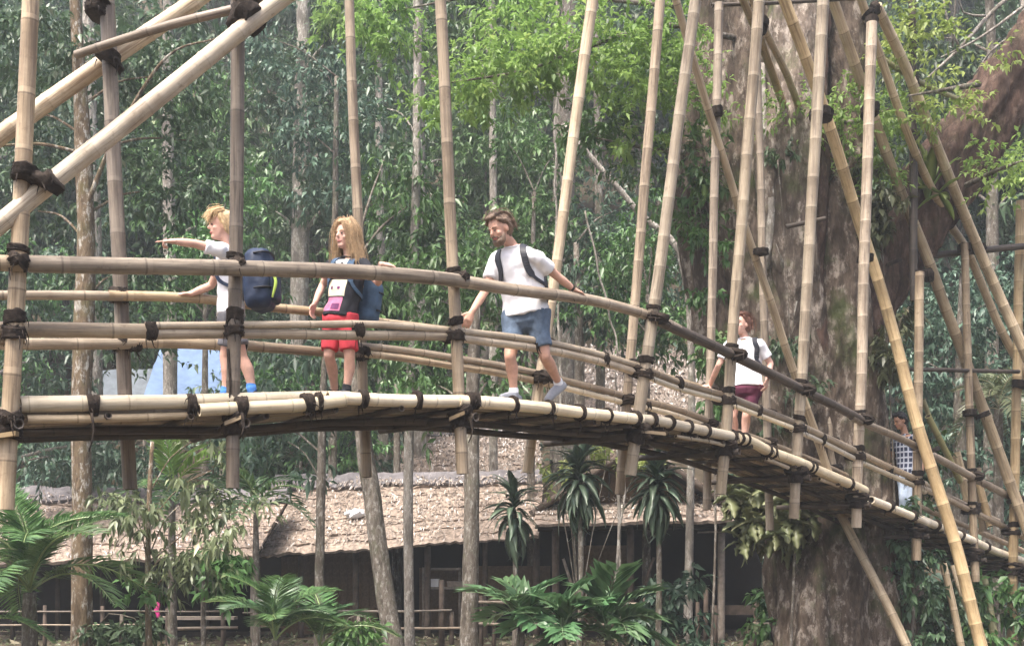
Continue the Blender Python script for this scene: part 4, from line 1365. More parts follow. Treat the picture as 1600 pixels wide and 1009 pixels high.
# ------------------------------------------------------------------ strap leaves, fronds
def strap_mesh(L, w, arch, mat, fold=.2, seg=6, name='leaf', lobed=0):
    """one long leaf along +x, rising then drooping, keeled on its midrib, a real thin solid"""
    vs, fs = [], []
    for i in range(seg + 1):
        t = i / seg
        x = L * (t - .18 * arch * t * t)
        z = L * arch * (0.55 * t - 1.05 * t * t)
        ww = w * .5 * (math.sin(math.pi * min(1, t * .92 + .08)) ** .7) * (1 + (lobed * math.sin(t * 22) if lobed else 0)) + .004
        if i == seg:
            ww = .004
        vs += [(x, -ww, z + ww * fold), (x, 0, z), (x, ww, z + ww * fold), (x, 0, z - .006)]
    for i in range(seg):
        a = 4 * i
        for p, q in ((0, 1), (1, 2), (2, 3), (3, 0)):
            fs.append((a + p, a + q, a + 4 + q, a + 4 + p))
    me = bpy.data.meshes.new(name)
    me.from_pydata(vs, [], fs)
    at = me.attributes.new('tint', 'FLOAT', 'POINT')
    at.data.foreach_set('value', [min(1, .25 + .5 * (i // 4) / seg + (.25 if i % 4 == 1 else 0)) for i in range(len(vs))])
    me.materials.append(M[mat])
    me.polygons.foreach_set('use_smooth', [True] * len(me.polygons))
    return me


def frond_mesh(L, pairs, ll, lw, arch, mat, name='frond', start=.18, vee=.45, back=.55):
    """palm frond along +x: rachis and its leaflets"""
    n = pairs
    path = []
    for i in range(25):
        t = i / 24
        path.append(Vector((L * (t - .22 * arch * t * t), 0, L * arch * (.6 * t - 1.0 * t * t))))
    Bs, Ds, Ns, Ls = [], [], [], []
    for i in range(n):
        t = start + (1 - start) * (i + .5) / n
        f = t * 24
        k = min(23, int(f))
        p = path[k].lerp(path[k + 1], f - k)
        tg = (path[k + 1] - path[k]).normalized()
        up = Vector((-tg.z, 0, tg.x))
        sz = ll * (math.sin(math.pi * (.15 + .8 * (i + .5) / n)) ** .6)
        for s in (-1, 1):
            d = tg * back * rng.uniform(.8, 1.3) + Vector((0, s, 0)) + up * vee * rng.uniform(.5, 1.2)
            Bs.append(p)
            Ds.append(d)
            Ns.append(up + Vector((0, -s * .4, 0)))
            Ls.append(sz * rng.uniform(.88, 1.08))
    Bs, Ds, Ns, Ls = (np.array([list(q) for q in a]) if not isinstance(a[0], float) else np.array(a) for a in (Bs, Ds, Ns, Ls))
    v, tri = leaf_arrays(Bs, Ds, Ns, Ls, Ls * 0 + lw, Ls * 0 + .42)
    V = [tuple(p) for p in v.reshape(-1, 3)]
    Fc = [tuple(tri[j] + 5 * i) for i in range(len(v)) for j in range(4)]
    tint = list(np.repeat(NR.uniform(.1, .75, len(v)), 5))
    rings = tube_rings(path, np.linspace(.018, .005, 25) * (L / 1.6) ** .5, 5)
    b = len(V)
    for r_ in rings:
        V += [tuple(q) for q in r_]
    for i in range(24):
        for k in range(5):
            Fc.append((b + i * 5 + k, b + i * 5 + (k + 1) % 5, b + i * 5 + 5 + (k + 1) % 5, b + i * 5 + 5 + k))
    tint += [.9] * (25 * 5)
    me = bpy.data.meshes.new(name)
    me.from_pydata(V, [], [tuple(int(q) for q in f) for f in Fc])
    at = me.attributes.new('tint', 'FLOAT', 'POINT')
    at.data.foreach_set('value', tint)
    me.materials.append(M[mat])
    return me


def rosette(root, c, meshes, n, name, el0, el1, sc=(.8, 1.15), dz=0.0, roll=.4):
    """n leaves or fronds round the point c, elevation from el1 (inner) to el0 (outer)"""
    for i in range(n):
        t = (i + .5) / n
        o = bpy.data.objects.new(name, meshes[i % len(meshes)])
        COL.objects.link(o)
        az_ = i * 2.39996 + rng.uniform(-.3, .3)
        el = R(el0 + (el1 - el0) * t + rng.uniform(-9, 9))
        s = rng.uniform(*sc)
        o.parent = root
        o.matrix_parent_inverse = pinv(root)
        o.location = Vector(c) + Vector((0, 0, dz * t))
        o.rotation_euler = (Matrix.Rotation(az_, 3, 'Z') @ Matrix.Rotation(-el, 3, 'Y') @ Matrix.Rotation(rng.uniform(-roll, roll), 3, 'X')).to_euler()
        o.scale = (s, s, s)


# dracaenas with drooping strap leaves
drac = [strap_mesh(.68, .13, .75, 'leaf_drac'), strap_mesh(.6, .12, 1.0, 'leaf_drac'), strap_mesh(.74, .135, .6, 'leaf_drac')]
GD = None
for (px_, py_, Z_, n_, s_, lab) in ((803, 818, 20.6, 64, .95, 'drooping strap leaved dracaena below the sturdy trunk, lowest and leftmost of three'),
                                   (905, 772, 19.4, 96, 1.05, 'drooping strap leaved dracaena in front of the tan gable wall'),
                                   (1027, 782, 19.2, 96, 1.0, 'drooping strap leaved dracaena right of the hanging vine')):
    g = on_ground(px_, Z_)
    c = P(px_, py_, Z_)
    root = empty('dracaena', g, lab, 'plant', 'dracaenas in front of the huts')
    link('stem', trunk_mesh([([g - Vector((0, 0, .1)), (g + c) / 2 + Vector((.03, 0, 0)), c + Vector((0, 0, .25))], [.05, .045, .035])], M['bark_mid'], 8), root)
    rosette(root, c - Vector((0, 0, .12)), drac, n_, 'leaf', -80, 74, (.6 * s_, 1.05 * s_), .6)

# feathery palm at the lower left
pal = [frond_mesh(2.1, 46, .58, .05, .8, 'leaf_palm'), frond_mesh(1.9, 42, .54, .05, 1.05, 'leaf_palm'), frond_mesh(2.2, 48, .56, .048, .6, 'leaf_palm')]
for (px_, py_, Z_, n_, s_, lab) in ((46, 925, 17.2, 18, (.75, .98), 'large feathery palm at the lower left beside the lichen covered trunk'),
                                   (-60, 990, 16.4, 9, (.6, .8), 'feathery palm cut off by the left edge low down')):
    g = on_ground(px_, Z_)
    c = P(px_, py_, Z_)
    root = empty('feather_palm', g, lab, 'palm')
    link('trunk', trunk_mesh([([g - Vector((0, 0, .2)), c], [.13, .09])], M['bark_mid'], 10, .1), root)
    rosette(root, c, pal, n_, 'frond', 12, 86, s_, .1, .3)
pal2 = [frond_mesh(1.25, 36, .40, .036, .75, 'leaf_palm'), frond_mesh(1.1, 34, .38, .036, .9, 'leaf_palmblue')]
for (px_, py_, Z_, n_, lab) in ((430, 1000, 17.0, 13, 'young feathery palm at the bottom between the slim sapling and the small tree'),
                               (500, 1012, 17.6, 8, 'small low feathery palm right of the young palm at the bottom')):
    g = on_ground(px_, Z_)
    c = P(px_, py_, Z_)
    root = empty('young_palm', g, lab, 'palm')
    link('trunk', trunk_mesh([([g - Vector((0, 0, .2)), c], [.07, .05])], M['bark_mid'], 8, .1), root)
    rosette(root, c, pal2, n_, 'frond', 25, 82, (.8, 1.05), .05, .3)
# broad leafletted palms in front of the gabled hut
pal3 = [frond_mesh(1.15, 8, .56, .17, .7, 'leaf_palmblue', 'frond', .25, .5, .9), frond_mesh(1.05, 8, .54, .17, .9, 'leaf_palmblue', 'frond', .25, .5, .9)]
for (px_, py_, Z_, n_, s_, lab) in ((815, 985, 18.2, 10, (.75, 1.0), 'broad leaved palm at the bottom right of the sturdy trunk'),
                                   (880, 1000, 17.6, 9, (.75, 1.0), 'broad leaved palm at the bottom in the middle of three'),
                                   (950, 1000, 17.9, 11, (.85, 1.1), 'broad leaved palm at the bottom below the hanging vine')):
    g = on_ground(px_, Z_)
    c = P(px_, py_, Z_)
    root = empty('broad_palm', g, lab, 'palm')
    link('trunk', trunk_mesh([([g - Vector((0, 0, .2)), c], [.07, .05])], M['bark_mid'], 8, .1), root)
    rosette(root, c, pal3, n_, 'frond', 12, 82, s_, .05, .4)
# bright green and grey green palms under the deck at the left
pal4 = [frond_mesh(1.3, 14, .5, .085, .6, 'leaf_bright', 'frond', .2, .4, .8)]
pal5 = [frond_mesh(1.5, 11, .5, .085, 1.0, 'leaf_palmblue', 'frond', .2, .4, .7), frond_mesh(1.4, 11, .46, .08, .8, 'leaf_palm', 'frond', .2, .4, .7)]
for (px_, py_, Z_, n_, me_, e0, e1, lab) in ((268, 768, 21.5, 5, pal4, 50, 85, 'palm with upright bright green fronds below the left end of the deck'),
                                            (270, 790, 21.9, 9, pal5, 5, 45, 'palm with arching grey green fronds behind the bright green palm'),
                                            (400, 800, 22.4, 10, pal5, 10, 70, 'arching palm behind the hut roof below the pointing child')):
    g = on_ground(px_, Z_)
    c = P(px_, py_, Z_)
    root = empty('understory_palm', g, lab, 'palm')
    link('trunk', trunk_mesh([([g - Vector((0, 0, .2)), c], [.08, .05])], M['bark_mid'], 8, .1), root)
    rosette(root, c, me_, n_, 'frond', e0, e1, (.8, 1.05), .05, .3)
# pale drooping palm behind the right hand posts
pal6 = [frond_mesh(1.6, 22, .55, .06, 1.0, 'leaf_olive')]
for (px_, py_, Z_, lab) in ((1560, 640, 24.5, 'palm with pale drooping fronds behind the right hand braces'),):
    g = on_ground(px_, Z_)
    c = P(px_, py_, Z_)
    root = empty('drooping_palm', g, lab, 'palm')
    link('trunk', trunk_mesh([([g - Vector((0, 0, .2)), c], [.12, .09])], M['bark_mid'], 10, .1), root)
    rosette(root, c, pal6, 13, 'frond', -10, 65, (.6, .9), .1, .3)
# big soft leaves right at the bottom
bigleaf = [strap_mesh(.6, .36, .8, 'leaf_mid', .3, 9), strap_mesh(.5, .3, .6, 'leaf_mid', .3, 9)]
for (px_, Z_, n_, lab) in ((665, 16.5, 8, 'large heart leaved plant at the bottom below the pale upright trunk'), (590, 16.0, 7, 'large leaved plant at the bottom below the slanting trunk')):
    g = on_ground(px_, Z_)
    c = P(px_, 1048, Z_)
    root = empty('taro_plant', g, lab, 'plant')
    link('stem', trunk_mesh([([g - Vector((0, 0, .1)), c], [.05, .03])], M['bark_mid'], 7, .1), root)
    rosette(root, c, bigleaf, n_, 'leaf', 10, 60, (.7, 1.0), .05, .3)

# shrubs
def shrub(label, px_, Z_, lobes, mat, tw, per, L, W, droop):
    px_tree(label, [(px_, 1010, Z_), (px_, 960, Z_)], [9, 5], 'bark_mid', lobes, mat, tw, per, L, W, droop, 'shrub', twig=.3, cat='shrub')


shrub('glossy dark shrub right of the broad leaved palms', 1050, 19.8, [(1040, 915, 20, 35, 30), (1065, 945, 19.8, 45, 30), (1030, 970, 19.8, 45, 30), (1085, 985, 19.6, 30, 25)], 'leaf_blue', 110, 11, .19, .45, .4)
shrub('small leafy shrub between the short fence and the giant trunk', 1212, 20.5, [(1208, 930, 20.7, 22, 25), (1215, 960, 20.5, 22, 25), (1203, 975, 20.5, 18, 18)], 'leaf_mid', 45, 11, .17, .5, .4)
shrub('dark creeping shrub right of the giant trunk base', 1460, 19.9, [(1430, 880, 20.2, 35, 40), (1465, 930, 20, 45, 40), (1420, 960, 19.5, 40, 50), (1480, 985, 19.5, 50, 35)], 'leaf_dark', 120, 11, .16, .5, .4)
shrub('low shrub beyond the bridge end at the lower right', 1560, 20.5, [(1540, 920, 20.7, 50, 35), (1590, 960, 20.5, 40, 40), (1530, 985, 20.3, 40, 30)], 'leaf_mid', 90, 11, .2, .45, .4)
shrub('weedy shrub at the bottom edge beside the young palm', 560, 19, [(545, 985, 19.2, 35, 22), (590, 995, 19, 35, 18), (530, 1000, 19, 30, 16)], 'leaf_mid', 60, 11, .2, .35, .3)
shrub('weedy shrub at the bottom edge left of the lichen trunk', 190, 19.5, [(190, 990, 19.8, 40, 20), (150, 985, 19.8, 30, 25), (230, 1000, 19.6, 30, 20)], 'leaf_dark', 60, 11, .2, .4, .3)
shrub('leafy shrub against the hut wall under the bridge end', 1445, 21, [(1440, 720, 21.3, 35, 40), (1410, 780, 21, 30, 40)], 'leaf_mid', 60, 11, .2, .5, .4)
shrub('lime green creeper draped over the gabled hut roof', 905, 22.6, [(880, 715, 23, 28, 10), (920, 708, 23, 30, 10), (950, 712, 23, 28, 8), (865, 735, 22.8, 22, 14), (890, 755, 22.6, 18, 18), (1005, 712, 22.6, 30, 8)], 'leaf_lime', 60, 9, .14, .5, .3)

def climber(label, px_, Z_, lobes, mat, tw, L):
    px_tree(label, [(px_, 1005, Z_), (px_ + 6, 800, Z_ + .1), (px_ - 4, lobes[0][1], Z_ + .1)], [4, 3, 2], 'bark_mid', lobes, mat, tw, 11, L, .55, .7, 'climbing_plant', twig=.22, cat='climber')


climber('leafy climber hanging on the mossy left side of the giant tree', 1112, 18.55, [(1112, 470, 18.6, 22, 40), (1098, 380, 18.6, 18, 40), (1120, 560, 18.6, 20, 45), (1090, 300, 18.7, 20, 30), (1135, 640, 18.6, 20, 30)], 'leaf_mid', 90, .12)
climber('sparse climber on the middle of the giant trunk', 1236, 18.3, [(1245, 470, 18.3, 14, 45), (1232, 560, 18.35, 14, 40), (1215, 250, 18.35, 20, 25), (1260, 640, 18.35, 16, 35), (1205, 660, 18.4, 20, 30)], 'leaf_dark', 55, .11)
climber('dense leafy climber in the fork right of the giant trunk', 1392, 18.75, [(1398, 560, 18.8, 24, 40), (1420, 480, 18.9, 22, 30), (1375, 330, 18.9, 24, 36), (1350, 280, 18.8, 20, 24)], 'leaf_olive', 120, .15)
climber('dark climber covering the right side of the giant trunk base', 1425, 18.6, [(1420, 870, 18.6, 22, 30), (1432, 930, 18.5, 26, 40), (1400, 800, 18.6, 18, 24), (1430, 985, 18.4, 26, 30)], 'leaf_dark', 90, .14)

# ferns growing on the giant tree
oak = [strap_mesh(.46, .19, .35, 'leaf_oak', .25, 22, 'leaf', .25), strap_mesh(.4, .17, .5, 'leaf_oak', .25, 22, 'leaf', .25)]
fern = empty('oakleaf_fern', P(1225, 800, 18.7), 'olive lobed fern clump hanging from the giant trunk under the deck', 'fern')
for (px_, py_, Z_, n_) in ((1192, 775, 18.5, 11), (1222, 800, 18.4, 12), (1165, 785, 18.7, 9), (1250, 800, 18.4, 9), (1180, 835, 18.5, 9), (1150, 800, 18.7, 9), (1235, 835, 18.4, 9), (1165, 745, 18.7, 6)):
    for q_ in range(4):
        rosette(fern, P(px_ + rng.uniform(-26, 26), py_ + rng.uniform(-24, 24), Z_ + rng.uniform(-.2, .2)), oak, 8, 'leaf', -85, 50, (.6, 1.1), .05, .9)
M['leaf_fern'] = M['leaf_mid']
nest = [strap_mesh(1.05, .26, .25, 'leaf_lime', .15, 8), strap_mesh(.8, .2, .3, 'leaf_lime', .15, 8)]
fern2 = empty('nest_fern', P(1458, 318, 19.2), 'bird nest fern of broad upright leaves in the fork of the leaning limb', 'fern')
rosette(fern2, P(1450, 312, 19.25), nest, 7, 'leaf', 55, 88, (.75, 1.05), .05, .4)
rosette(fern2, P(1468, 305, 19.2), nest[1:], 6, 'leaf', -50, 40, (.4, .7), .05, .4)
fern3 = empty('trunk_fern', P(1095, 330, 18.7), 'small green fern hanging on the left limb of the giant tree', 'fern')
rosette(fern3, P(1098, 290, 18.75), [strap_mesh(.55, .12, .9, 'leaf_bright', .2, 14, 'leaf', .18)], 8, 'leaf', -50, 30, (.7, 1.0), .05, .4)

# hanging vines
def vine(label, pts, r_):
    path = smooth_path([P(*p) for p in pts], .12)
    for i, p in enumerate(path):
        path[i] = p + Vector((noise.noise((i * .21, 1, r_ * 90)), noise.noise((i * .21, 6, r_ * 90)), 0)) * .05
    mb = MB()
    mb.quad_strip_rings(tube_rings(path, [r_] * len(path), 6))
    tag(link('hanging_vine', mb.mesh('hanging_vine', M['bark_pale'])), label, 'vine')


vine('pale double vine hanging to the ground between the two right dracaenas', [(970, 700, 18.8), (966, 800, 18.8), (964, 900, 18.8), (970, 1012, 18.8), (971, 1060, 18.8)], .03)
vine('thinner pale vine twisted beside the thicker hanging vine', [(976, 700, 18.7), (974, 790, 18.7), (968, 870, 18.75), (966, 960, 18.75), (974, 1060, 18.75)], .018)
vine('thin straight vine hanging left of the tall leaning post', [(870, -60, 24), (869, 120, 24), (868, 300, 24), (872, 480, 24), (880, 700, 24)], .025)
vine('white thin vine hanging down at the upper right', [(1492, -60, 20.6), (1491, 20, 20.6), (1491, 73, 20.75)], .018)
vine('thin vine slanting down behind the bearded person to the deck', [(915, 330, 23), (935, 420, 23), (955, 500, 23), (962, 545, 23), (966, 720, 23)], .02)
# ------------------------------------------------------------------ the bamboo bridge: one lashed structure, every cane a part
def table(pts, q):
    """smooth curve y(x) through points"""
    path = smooth_path([(a, b, 0) for a, b in pts], 12)
    return np.interp(q, [p.x for p in path], [p.y for p in path])


ZN = [(-320, 8.1), (0, 8.6), (370, 9.4), (715, 10.5), (1000, 12.4), (1245, 15.2), (1432, 18.3), (1600, 21.6), (1760, 25.2)]
EY = [(-320, 642), (33, 636), (165, 633), (300, 634), (374, 635), (473, 630), (530, 624), (613, 624), (729, 626), (795, 631), (861, 638), (911, 645),
      (960, 650), (1027, 657), (1060, 664), (1101, 673), (1143, 682), (1174, 690), (1198, 703), (1261, 727), (1326, 755), (1349, 766),
      (1389, 789), (1423, 805), (1447, 815), (1475, 825), (1510, 840), (1544, 856), (1579, 869), (1620, 884), (1760, 915)]
QX = np.arange(-320, 1761, 4.0)
QZ = np.array([table(ZN, q) for q in QX])
QY = np.array([table(EY, q) for q in QX])
NE = [P(a, b, c) for a, b, c in zip(QX, QY, QZ)]          # near edge of the deck
BW = 1.05
NRM = []
for i in range(len(NE)):
    d = NE[min(len(NE) - 1, i + 6)] - NE[max(0, i - 6)]
    NRM.append(Vector((-d.y, d.x, 0)).normalized())
FE = [p + n * BW for p, n in zip(NE, NRM)]
FPX = np.array([800 + F * p.x / p.y for p in FE])
FZ = np.array([p.y for p in FE])


def Zn(px_):
    return float(np.interp(px_, QX, QZ))


def Zf(px_):
    return float(np.interp(px_, FPX, FZ))


def near_i(px_):
    return int(np.argmin(np.abs(QX - px_)))


def deck_z(p):
    i = min(range(len(NE)), key=lambda k: (NE[k].x - p.x) ** 2 + (NE[k].y - p.y) ** 2)
    return NE[i].z


bridge = empty('bamboo_bridge', (NE[near_i(700)].x, NE[near_i(700)].y, 0), 'arched bamboo footbridge of lashed canes with tall leaning posts and rails', 'bridge')


def cane(name, pts, w0, w1, mat, inter=.42, n=11, wob=.004):
    """pts are world points; w in metres"""
    return link(name, cane_mesh(pts, w0, w1, M[mat], n, inter, name, wob), bridge)


def pxr(w, Z):
    return w * .5 / F * Z


def lash(c, axis, ea, ra, rb, width, turns=5, thick=.012):
    return link('lashing', lash_mesh(c, axis, ea, ra, rb, width, turns, thick), bridge)


DEPTH = {}
# --- posts: name, bottom px, top px, Z bottom, Z top, width px bottom/top, material
near_posts = [
    ((8, 796), (53, -90), 8.6, 8.6, 27, 26, 'bamboo_grey'),
    ((364, 762), (373, -90), 9.4, 9.4, 21, 22, 'bamboo_slate'),
    ((723, 740), (682, -120), 10.5, 10.5, 19, 18, 'bamboo_grey'),
    ((985, 742), (1096, -60), 12.4, 12.2, 19, 18, 'bamboo_ash'),
    ((1126, 772), (1192, -80), 13.8, 13.8, 17, 18, 'bamboo_ash'),
    ((1240, 810), (1292, -90), 15.2, 15.2, 16, 19, 'bamboo_ash'),
    ((1338, 824), (1362, 36), 16.7, 16.7, 16, 17, 'bamboo_grey'),
    ((1432, 875), (1437, 425), 18.3, 18.3, 15, 14, 'bamboo_grey'),
    ((1524, 908), (1507, 380), 19.9, 19.9, 13, 12, 'bamboo_grey'),
    ((1580, 1040), (1595, 314), 20.9, 20.9, 15, 14, 'bamboo_gold'),
]
far_posts = [
    ((203, 764), (162, -90), None, None, 22, 24, 'bamboo_slate'),
    ((573, 745), (542, -110), None, None, 17, 15, 'bamboo_grey'),
    ((824, 738), (934, -60), None, None, 16, 18, 'bamboo_ash'),
    ((968, 772), (1036, -60), None, None, 15, 16, 'bamboo_grey'),
    ((1104, 796), (1124, 6), None, None, 13, 14, 'bamboo_grey'),
    ((1203, 828), (1181, 30), None, None, 13, 12, 'bamboo_grey'),
    ((1318, 866), (1254, 330), None, None, 13, 12, 'bamboo_grey'),
    ((1412, 895), (1372, 560), None, None, 11, 10, 'bamboo_green'),
    ((1428, 470), (1425, -80), 18.8, 18.8, 13, 12, 'bamboo_dark'),
    ((1515, 790), (1494, 706), None, None, 14, 14, 'bamboo_gold'),
    ((1536, 830), (1528, 730), 21.6, 21.6, 12, 11, 'bamboo_gold'),
]


def on_post(p, y):
    (bx, by), (tx, ty), zb, zt = p[:4]
    t = (by - y) / (by - ty)
    a, b = P(bx, by, zb), P(tx, ty, zt)
    # the place along the straight cane that shows at row y
    for _ in range(8):
        q = a.lerp(b, t)
        yy = HOR - (q.z - CAMH) / q.y * F
        t += (yy - y) / (by - ty)
    return a.lerp(b, t), (b - a).normalized()


fixed_far = []
for i, p in enumerate(near_posts):
    cane('post', [P(*p[0], p[2]), P(*p[1], p[3])], pxr(p[4], p[2]), pxr(p[5], p[3]), p[6], rng.uniform(.36, .5))
for p in far_posts:
    zb = p[2] or Zf(p[0][0])
    q = (p[0], p[1], zb, p[3] or zb, p[4], p[5], p[6])
    fixed_far.append(q)
    cane('post', [P(*q[0], q[2]), P(*q[1], q[3])], pxr(q[4], q[2]), pxr(q[5], q[3]), q[6], rng.uniform(.36, .5))

# --- long diagonal braces
braces = [
    ([(-60, 398, 8.45), (172, 212, 8.8), (397, 30, 9.22), (470, -25, 9.35)], 30, 27, 'bamboo_brace'),
    ([(-60, 255, 9.9), (149, 106, 10.2), (300, 5, 10.4), (345, -30, 10.5)], 29, 25, 'bamboo_brace'),
    ([(119, 86, 9.75), (265, 40, 9.55), (360, 16, 9.5), (450, -6, 9.5)], 13, 15, 'bamboo_slate'),
    ([(1548, 1060, 17.7), (1489, 840, 17.9), (1433, 660, 17.95), (1397, 519, 18.0), (1340, 340, 17.6), (1280, 150, 16.8), (1225, 0, 16.2), (1190, -90, 15.9)], 20, 18, 'bamboo_gold'),
    ([(1700, 1080, 20.2), (1582, 764, 20.7), (1512, 573, 20.2), (1458, 428, 19.5), (1420, 330, 19.1), (1360, 169, 18.3), (1301, 0, 17.5), (1268, -90, 17)], 19, 17, 'bamboo_gold'),
    ([(1765, 930, 20.9), (1640, 640, 20.5), (1600, 548, 20.3), (1532, 397, 20), (1448, 189, 18.6), (1408, 88, 18), (1370, 10, 17.4)], 18, 16, 'bamboo_gold'),
    ([(1760, 920, 22), (1625, 630, 21.3), (1560, 505, 21), (1512, 394, 20.6), (1478, 340, 19.8), (1421, 216, 18.5), (1374, 84, 17.8), (1343, -10, 17.3)], 14, 13, 'bamboo_gold'),
    ([(1305, 770, 17.7), (1270, 667, 17.4), (1208, 482, 16.6), (1151, 317, 15.9), (1080, 81, 14.9), (1050, -20, 14.5)], 13, 12, 'bamboo_gold'),
    ([(1428, 1040, 17.2), (1405, 985, 17.4), (1330, 833, 18.1), (1310, 795, 18.2)], 15, 14, 'bamboo_gold'),
    ([(1268, 215, 19.3), (1228, 116, 17.6), (1195, 47, 16.6), (1168, -20, 16)], 11, 11, 'bamboo_gold'),
    ([(1238, 200, 19.3), (1210, 125, 17.8), (1184, 55, 16.6), (1156, -12, 16)], 12, 12, 'bamboo_gold'),
    ([(1450, 650, 19.6), (1475, 700, 19.9), (1500, 752, 20.3)], 10, 10, 'bamboo_green'),
    ([(1442, 624, 19.7), (1462, 672, 19.9), (1492, 735, 20.3)], 8, 8, 'bamboo_green'),
    ([(1508, 1040, 18.8), (1490, 950, 18.9), (1474, 880, 19)], 12, 11, 'bamboo_gold'),
    ([(1545, 1040, 19.0), (1510, 950, 19.1), (1488, 882, 19.2)], 9, 9, 'bamboo_gold'),
    ([(1560, 1040, 20.4), (1548, 960, 20.4), (1537, 900, 20.5)], 13, 12, 'bamboo_green'),
    ([(1548, 822, 21.4), (1528, 745, 21.6)], 12, 11, 'bamboo_gold'),
]
for pts, w0, w1, m_ in braces:
    cane('brace', [P(*p) for p in pts], pxr(w0, pts[0][2]), pxr(w1, pts[-1][2]), m_, rng.uniform(.4, .52), 11, .006)
for pts, w, m_ in (([(1112, 8, 16.2), (1200, 5, 16.4), (1335, -2, 16.8)], 7, 'bamboo_dark'), ([(1228, 355, 18.2), (1290, 342, 18.2)], 8, 'bamboo_dark'),
                   ([(1446, 400, 20), (1520, 392, 20.3), (1640, 382, 20.8)], 11, 'bamboo_dark'), ([(1374, 577, 19.2), (1480, 578, 19.6), (1592, 581, 20.7)], 7, 'bamboo_dark'),
                   ([(1378, 92, 18.9), (1440, 130, 19.1), (1500, 157, 19.2)], 9, 'bamboo_green')):
    cane('crossbar', [P(*p) for p in pts], pxr(w, pts[0][2]), pxr(w * .9, pts[-1][2]), m_, .5, 8)

# --- handrails
def nrail(name, pts, w0, w1, dz, mat, inter=.5):
    cane(name, [P(a, b, Zn(a) + dz) for a, b in pts], pxr(w0, Zn(pts[0][0])), pxr(w1, Zn(pts[-1][0])), mat, inter)


def frail(name, pts, w0, w1, dz, mat, inter=.5):
    cane(name, [P(a, b, Zf(a) + dz) for a, b in pts], pxr(w0, Zf(pts[0][0])), pxr(w1, Zf(pts[-1][0])), mat, inter)


nrail('handrail', [(-260, 404), (-100, 408), (47, 411)], 24, 25, -.12, 'bamboo_rail')
nrail('handrail', [(44, 412), (180, 415), (330, 418), (420, 420), (560, 424), (680, 434), (728, 441)], 27, 21, -.125, 'bamboo_grey')
nrail('handrail', [(700, 436), (800, 452), (900, 465), (960, 478), (1020, 496), (1060, 514)], 20, 15, -.12, 'bamboo_grey')
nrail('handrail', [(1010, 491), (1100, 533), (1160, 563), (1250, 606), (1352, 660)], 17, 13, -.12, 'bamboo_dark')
nrail('handrail', [(1330, 651), (1400, 682), (1455, 710)], 12, 11, -.12, 'bamboo_grey')
nrail('handrail', [(1440, 703), (1520, 745), (1590, 783), (1700, 842)], 12, 11, -.12, 'bamboo_grey')
# near middle rails, two canes lashed together
nrail('mid_rail', [(-260, 512), (35, 514), (238, 517)], 26, 24, .12, 'bamboo_rail')
nrail('mid_rail', [(-260, 536), (-40, 533), (38, 531)], 14, 14, .16, 'bamboo_rail')
nrail('mid_rail', [(226, 509), (380, 506), (500, 507), (560, 507), (640, 512), (724, 519)], 12, 12, .10, 'bamboo_rail')
nrail('mid_rail', [(228, 522), (380, 522), (560, 523), (690, 525), (724, 529)], 17, 15, .12, 'bamboo_grey')
nrail('mid_rail', [(706, 516), (838, 532), (940, 555), (993, 571), (1010, 577)], 12, 11, .10, 'bamboo_rail')
nrail('mid_rail', [(706, 527), (838, 543), (940, 566), (993, 582), (1010, 588)], 13, 12, .10, 'bamboo_rail')
nrail('mid_rail', [(1000, 573), (1060, 596), (1127, 617), (1141, 621)], 12, 11, .10, 'bamboo_grey')
nrail('mid_rail', [(1000, 584), (1060, 607), (1127, 625), (1141, 631)], 9, 9, .10, 'bamboo_pale')
nrail('mid_rail', [(1132, 618), (1180, 637), (1240, 661)], 12, 11, .10, 'bamboo_grey')
nrail('mid_rail', [(1132, 628), (1180, 646), (1240, 669)], 8, 8, .10, 'bamboo_pale')
nrail('mid_rail', [(1236, 659), (1267, 672), (1338, 705), (1349, 711)], 11, 10, .10, 'bamboo_rail')
nrail('mid_rail', [(1236, 670), (1267, 683), (1338, 717), (1349, 723)], 8, 8, .10, 'bamboo_pale')
nrail('mid_rail', [(1340, 707), (1427, 748), (1445, 757)], 11, 10, .10, 'bamboo_rail')
nrail('mid_rail', [(1340, 720), (1427, 758), (1445, 768)], 8, 8, .10, 'bamboo_pale')
nrail('mid_rail', [(1434, 759), (1510, 794), (1580, 829), (1680, 880)], 10, 9, .10, 'bamboo_grey')
# far side rails
frail('far_handrail', [(-300, 459), (-100, 460), (100, 461), (190, 463)], 14, 15, -.11, 'bamboo_rail')
frail('far_handrail', [(170, 462), (300, 466), (420, 481), (500, 489), (580, 501)], 16, 13, -.11, 'bamboo_rail')
frail('far_handrail', [(560, 499), (650, 510), (720, 519), (860, 541), (1000, 577), (1100, 607), (1135, 620)], 12, 10, -.11, 'bamboo_rail')
frail('far_handrail', [(1110, 611), (1240, 665), (1330, 705), (1430, 750), (1560, 815)], 9, 9, -.11, 'bamboo_grey')
frail('mid_rail', [(-300, 541), (-40, 538), (150, 537), (212, 536)], 19, 18, -.10, 'bamboo_rail')
frail('mid_rail', [(198, 534), (280, 535), (348, 538)], 19, 18, -.10, 'bamboo_rail')
frail('mid_rail', [(385, 540), (500, 548), (565, 554)], 17, 13, -.10, 'bamboo_grey')
frail('mid_rail', [(548, 539), (620, 546), (705, 558), (788, 572), (868, 590)], 12, 11, -.09, 'bamboo_grey')
frail('mid_rail', [(548, 551), (620, 558), (705, 571), (788, 584), (868, 602)], 12, 11, -.09, 'bamboo_rail')
frail('mid_rail', [(850, 586), (874, 592), (980, 619), (1060, 641), (1115, 661)], 11, 10, -.09, 'bamboo_grey')
frail('mid_rail', [(850, 598), (874, 604), (980, 630), (1060, 650), (1115, 670)], 9, 9, -.09, 'bamboo_pale')
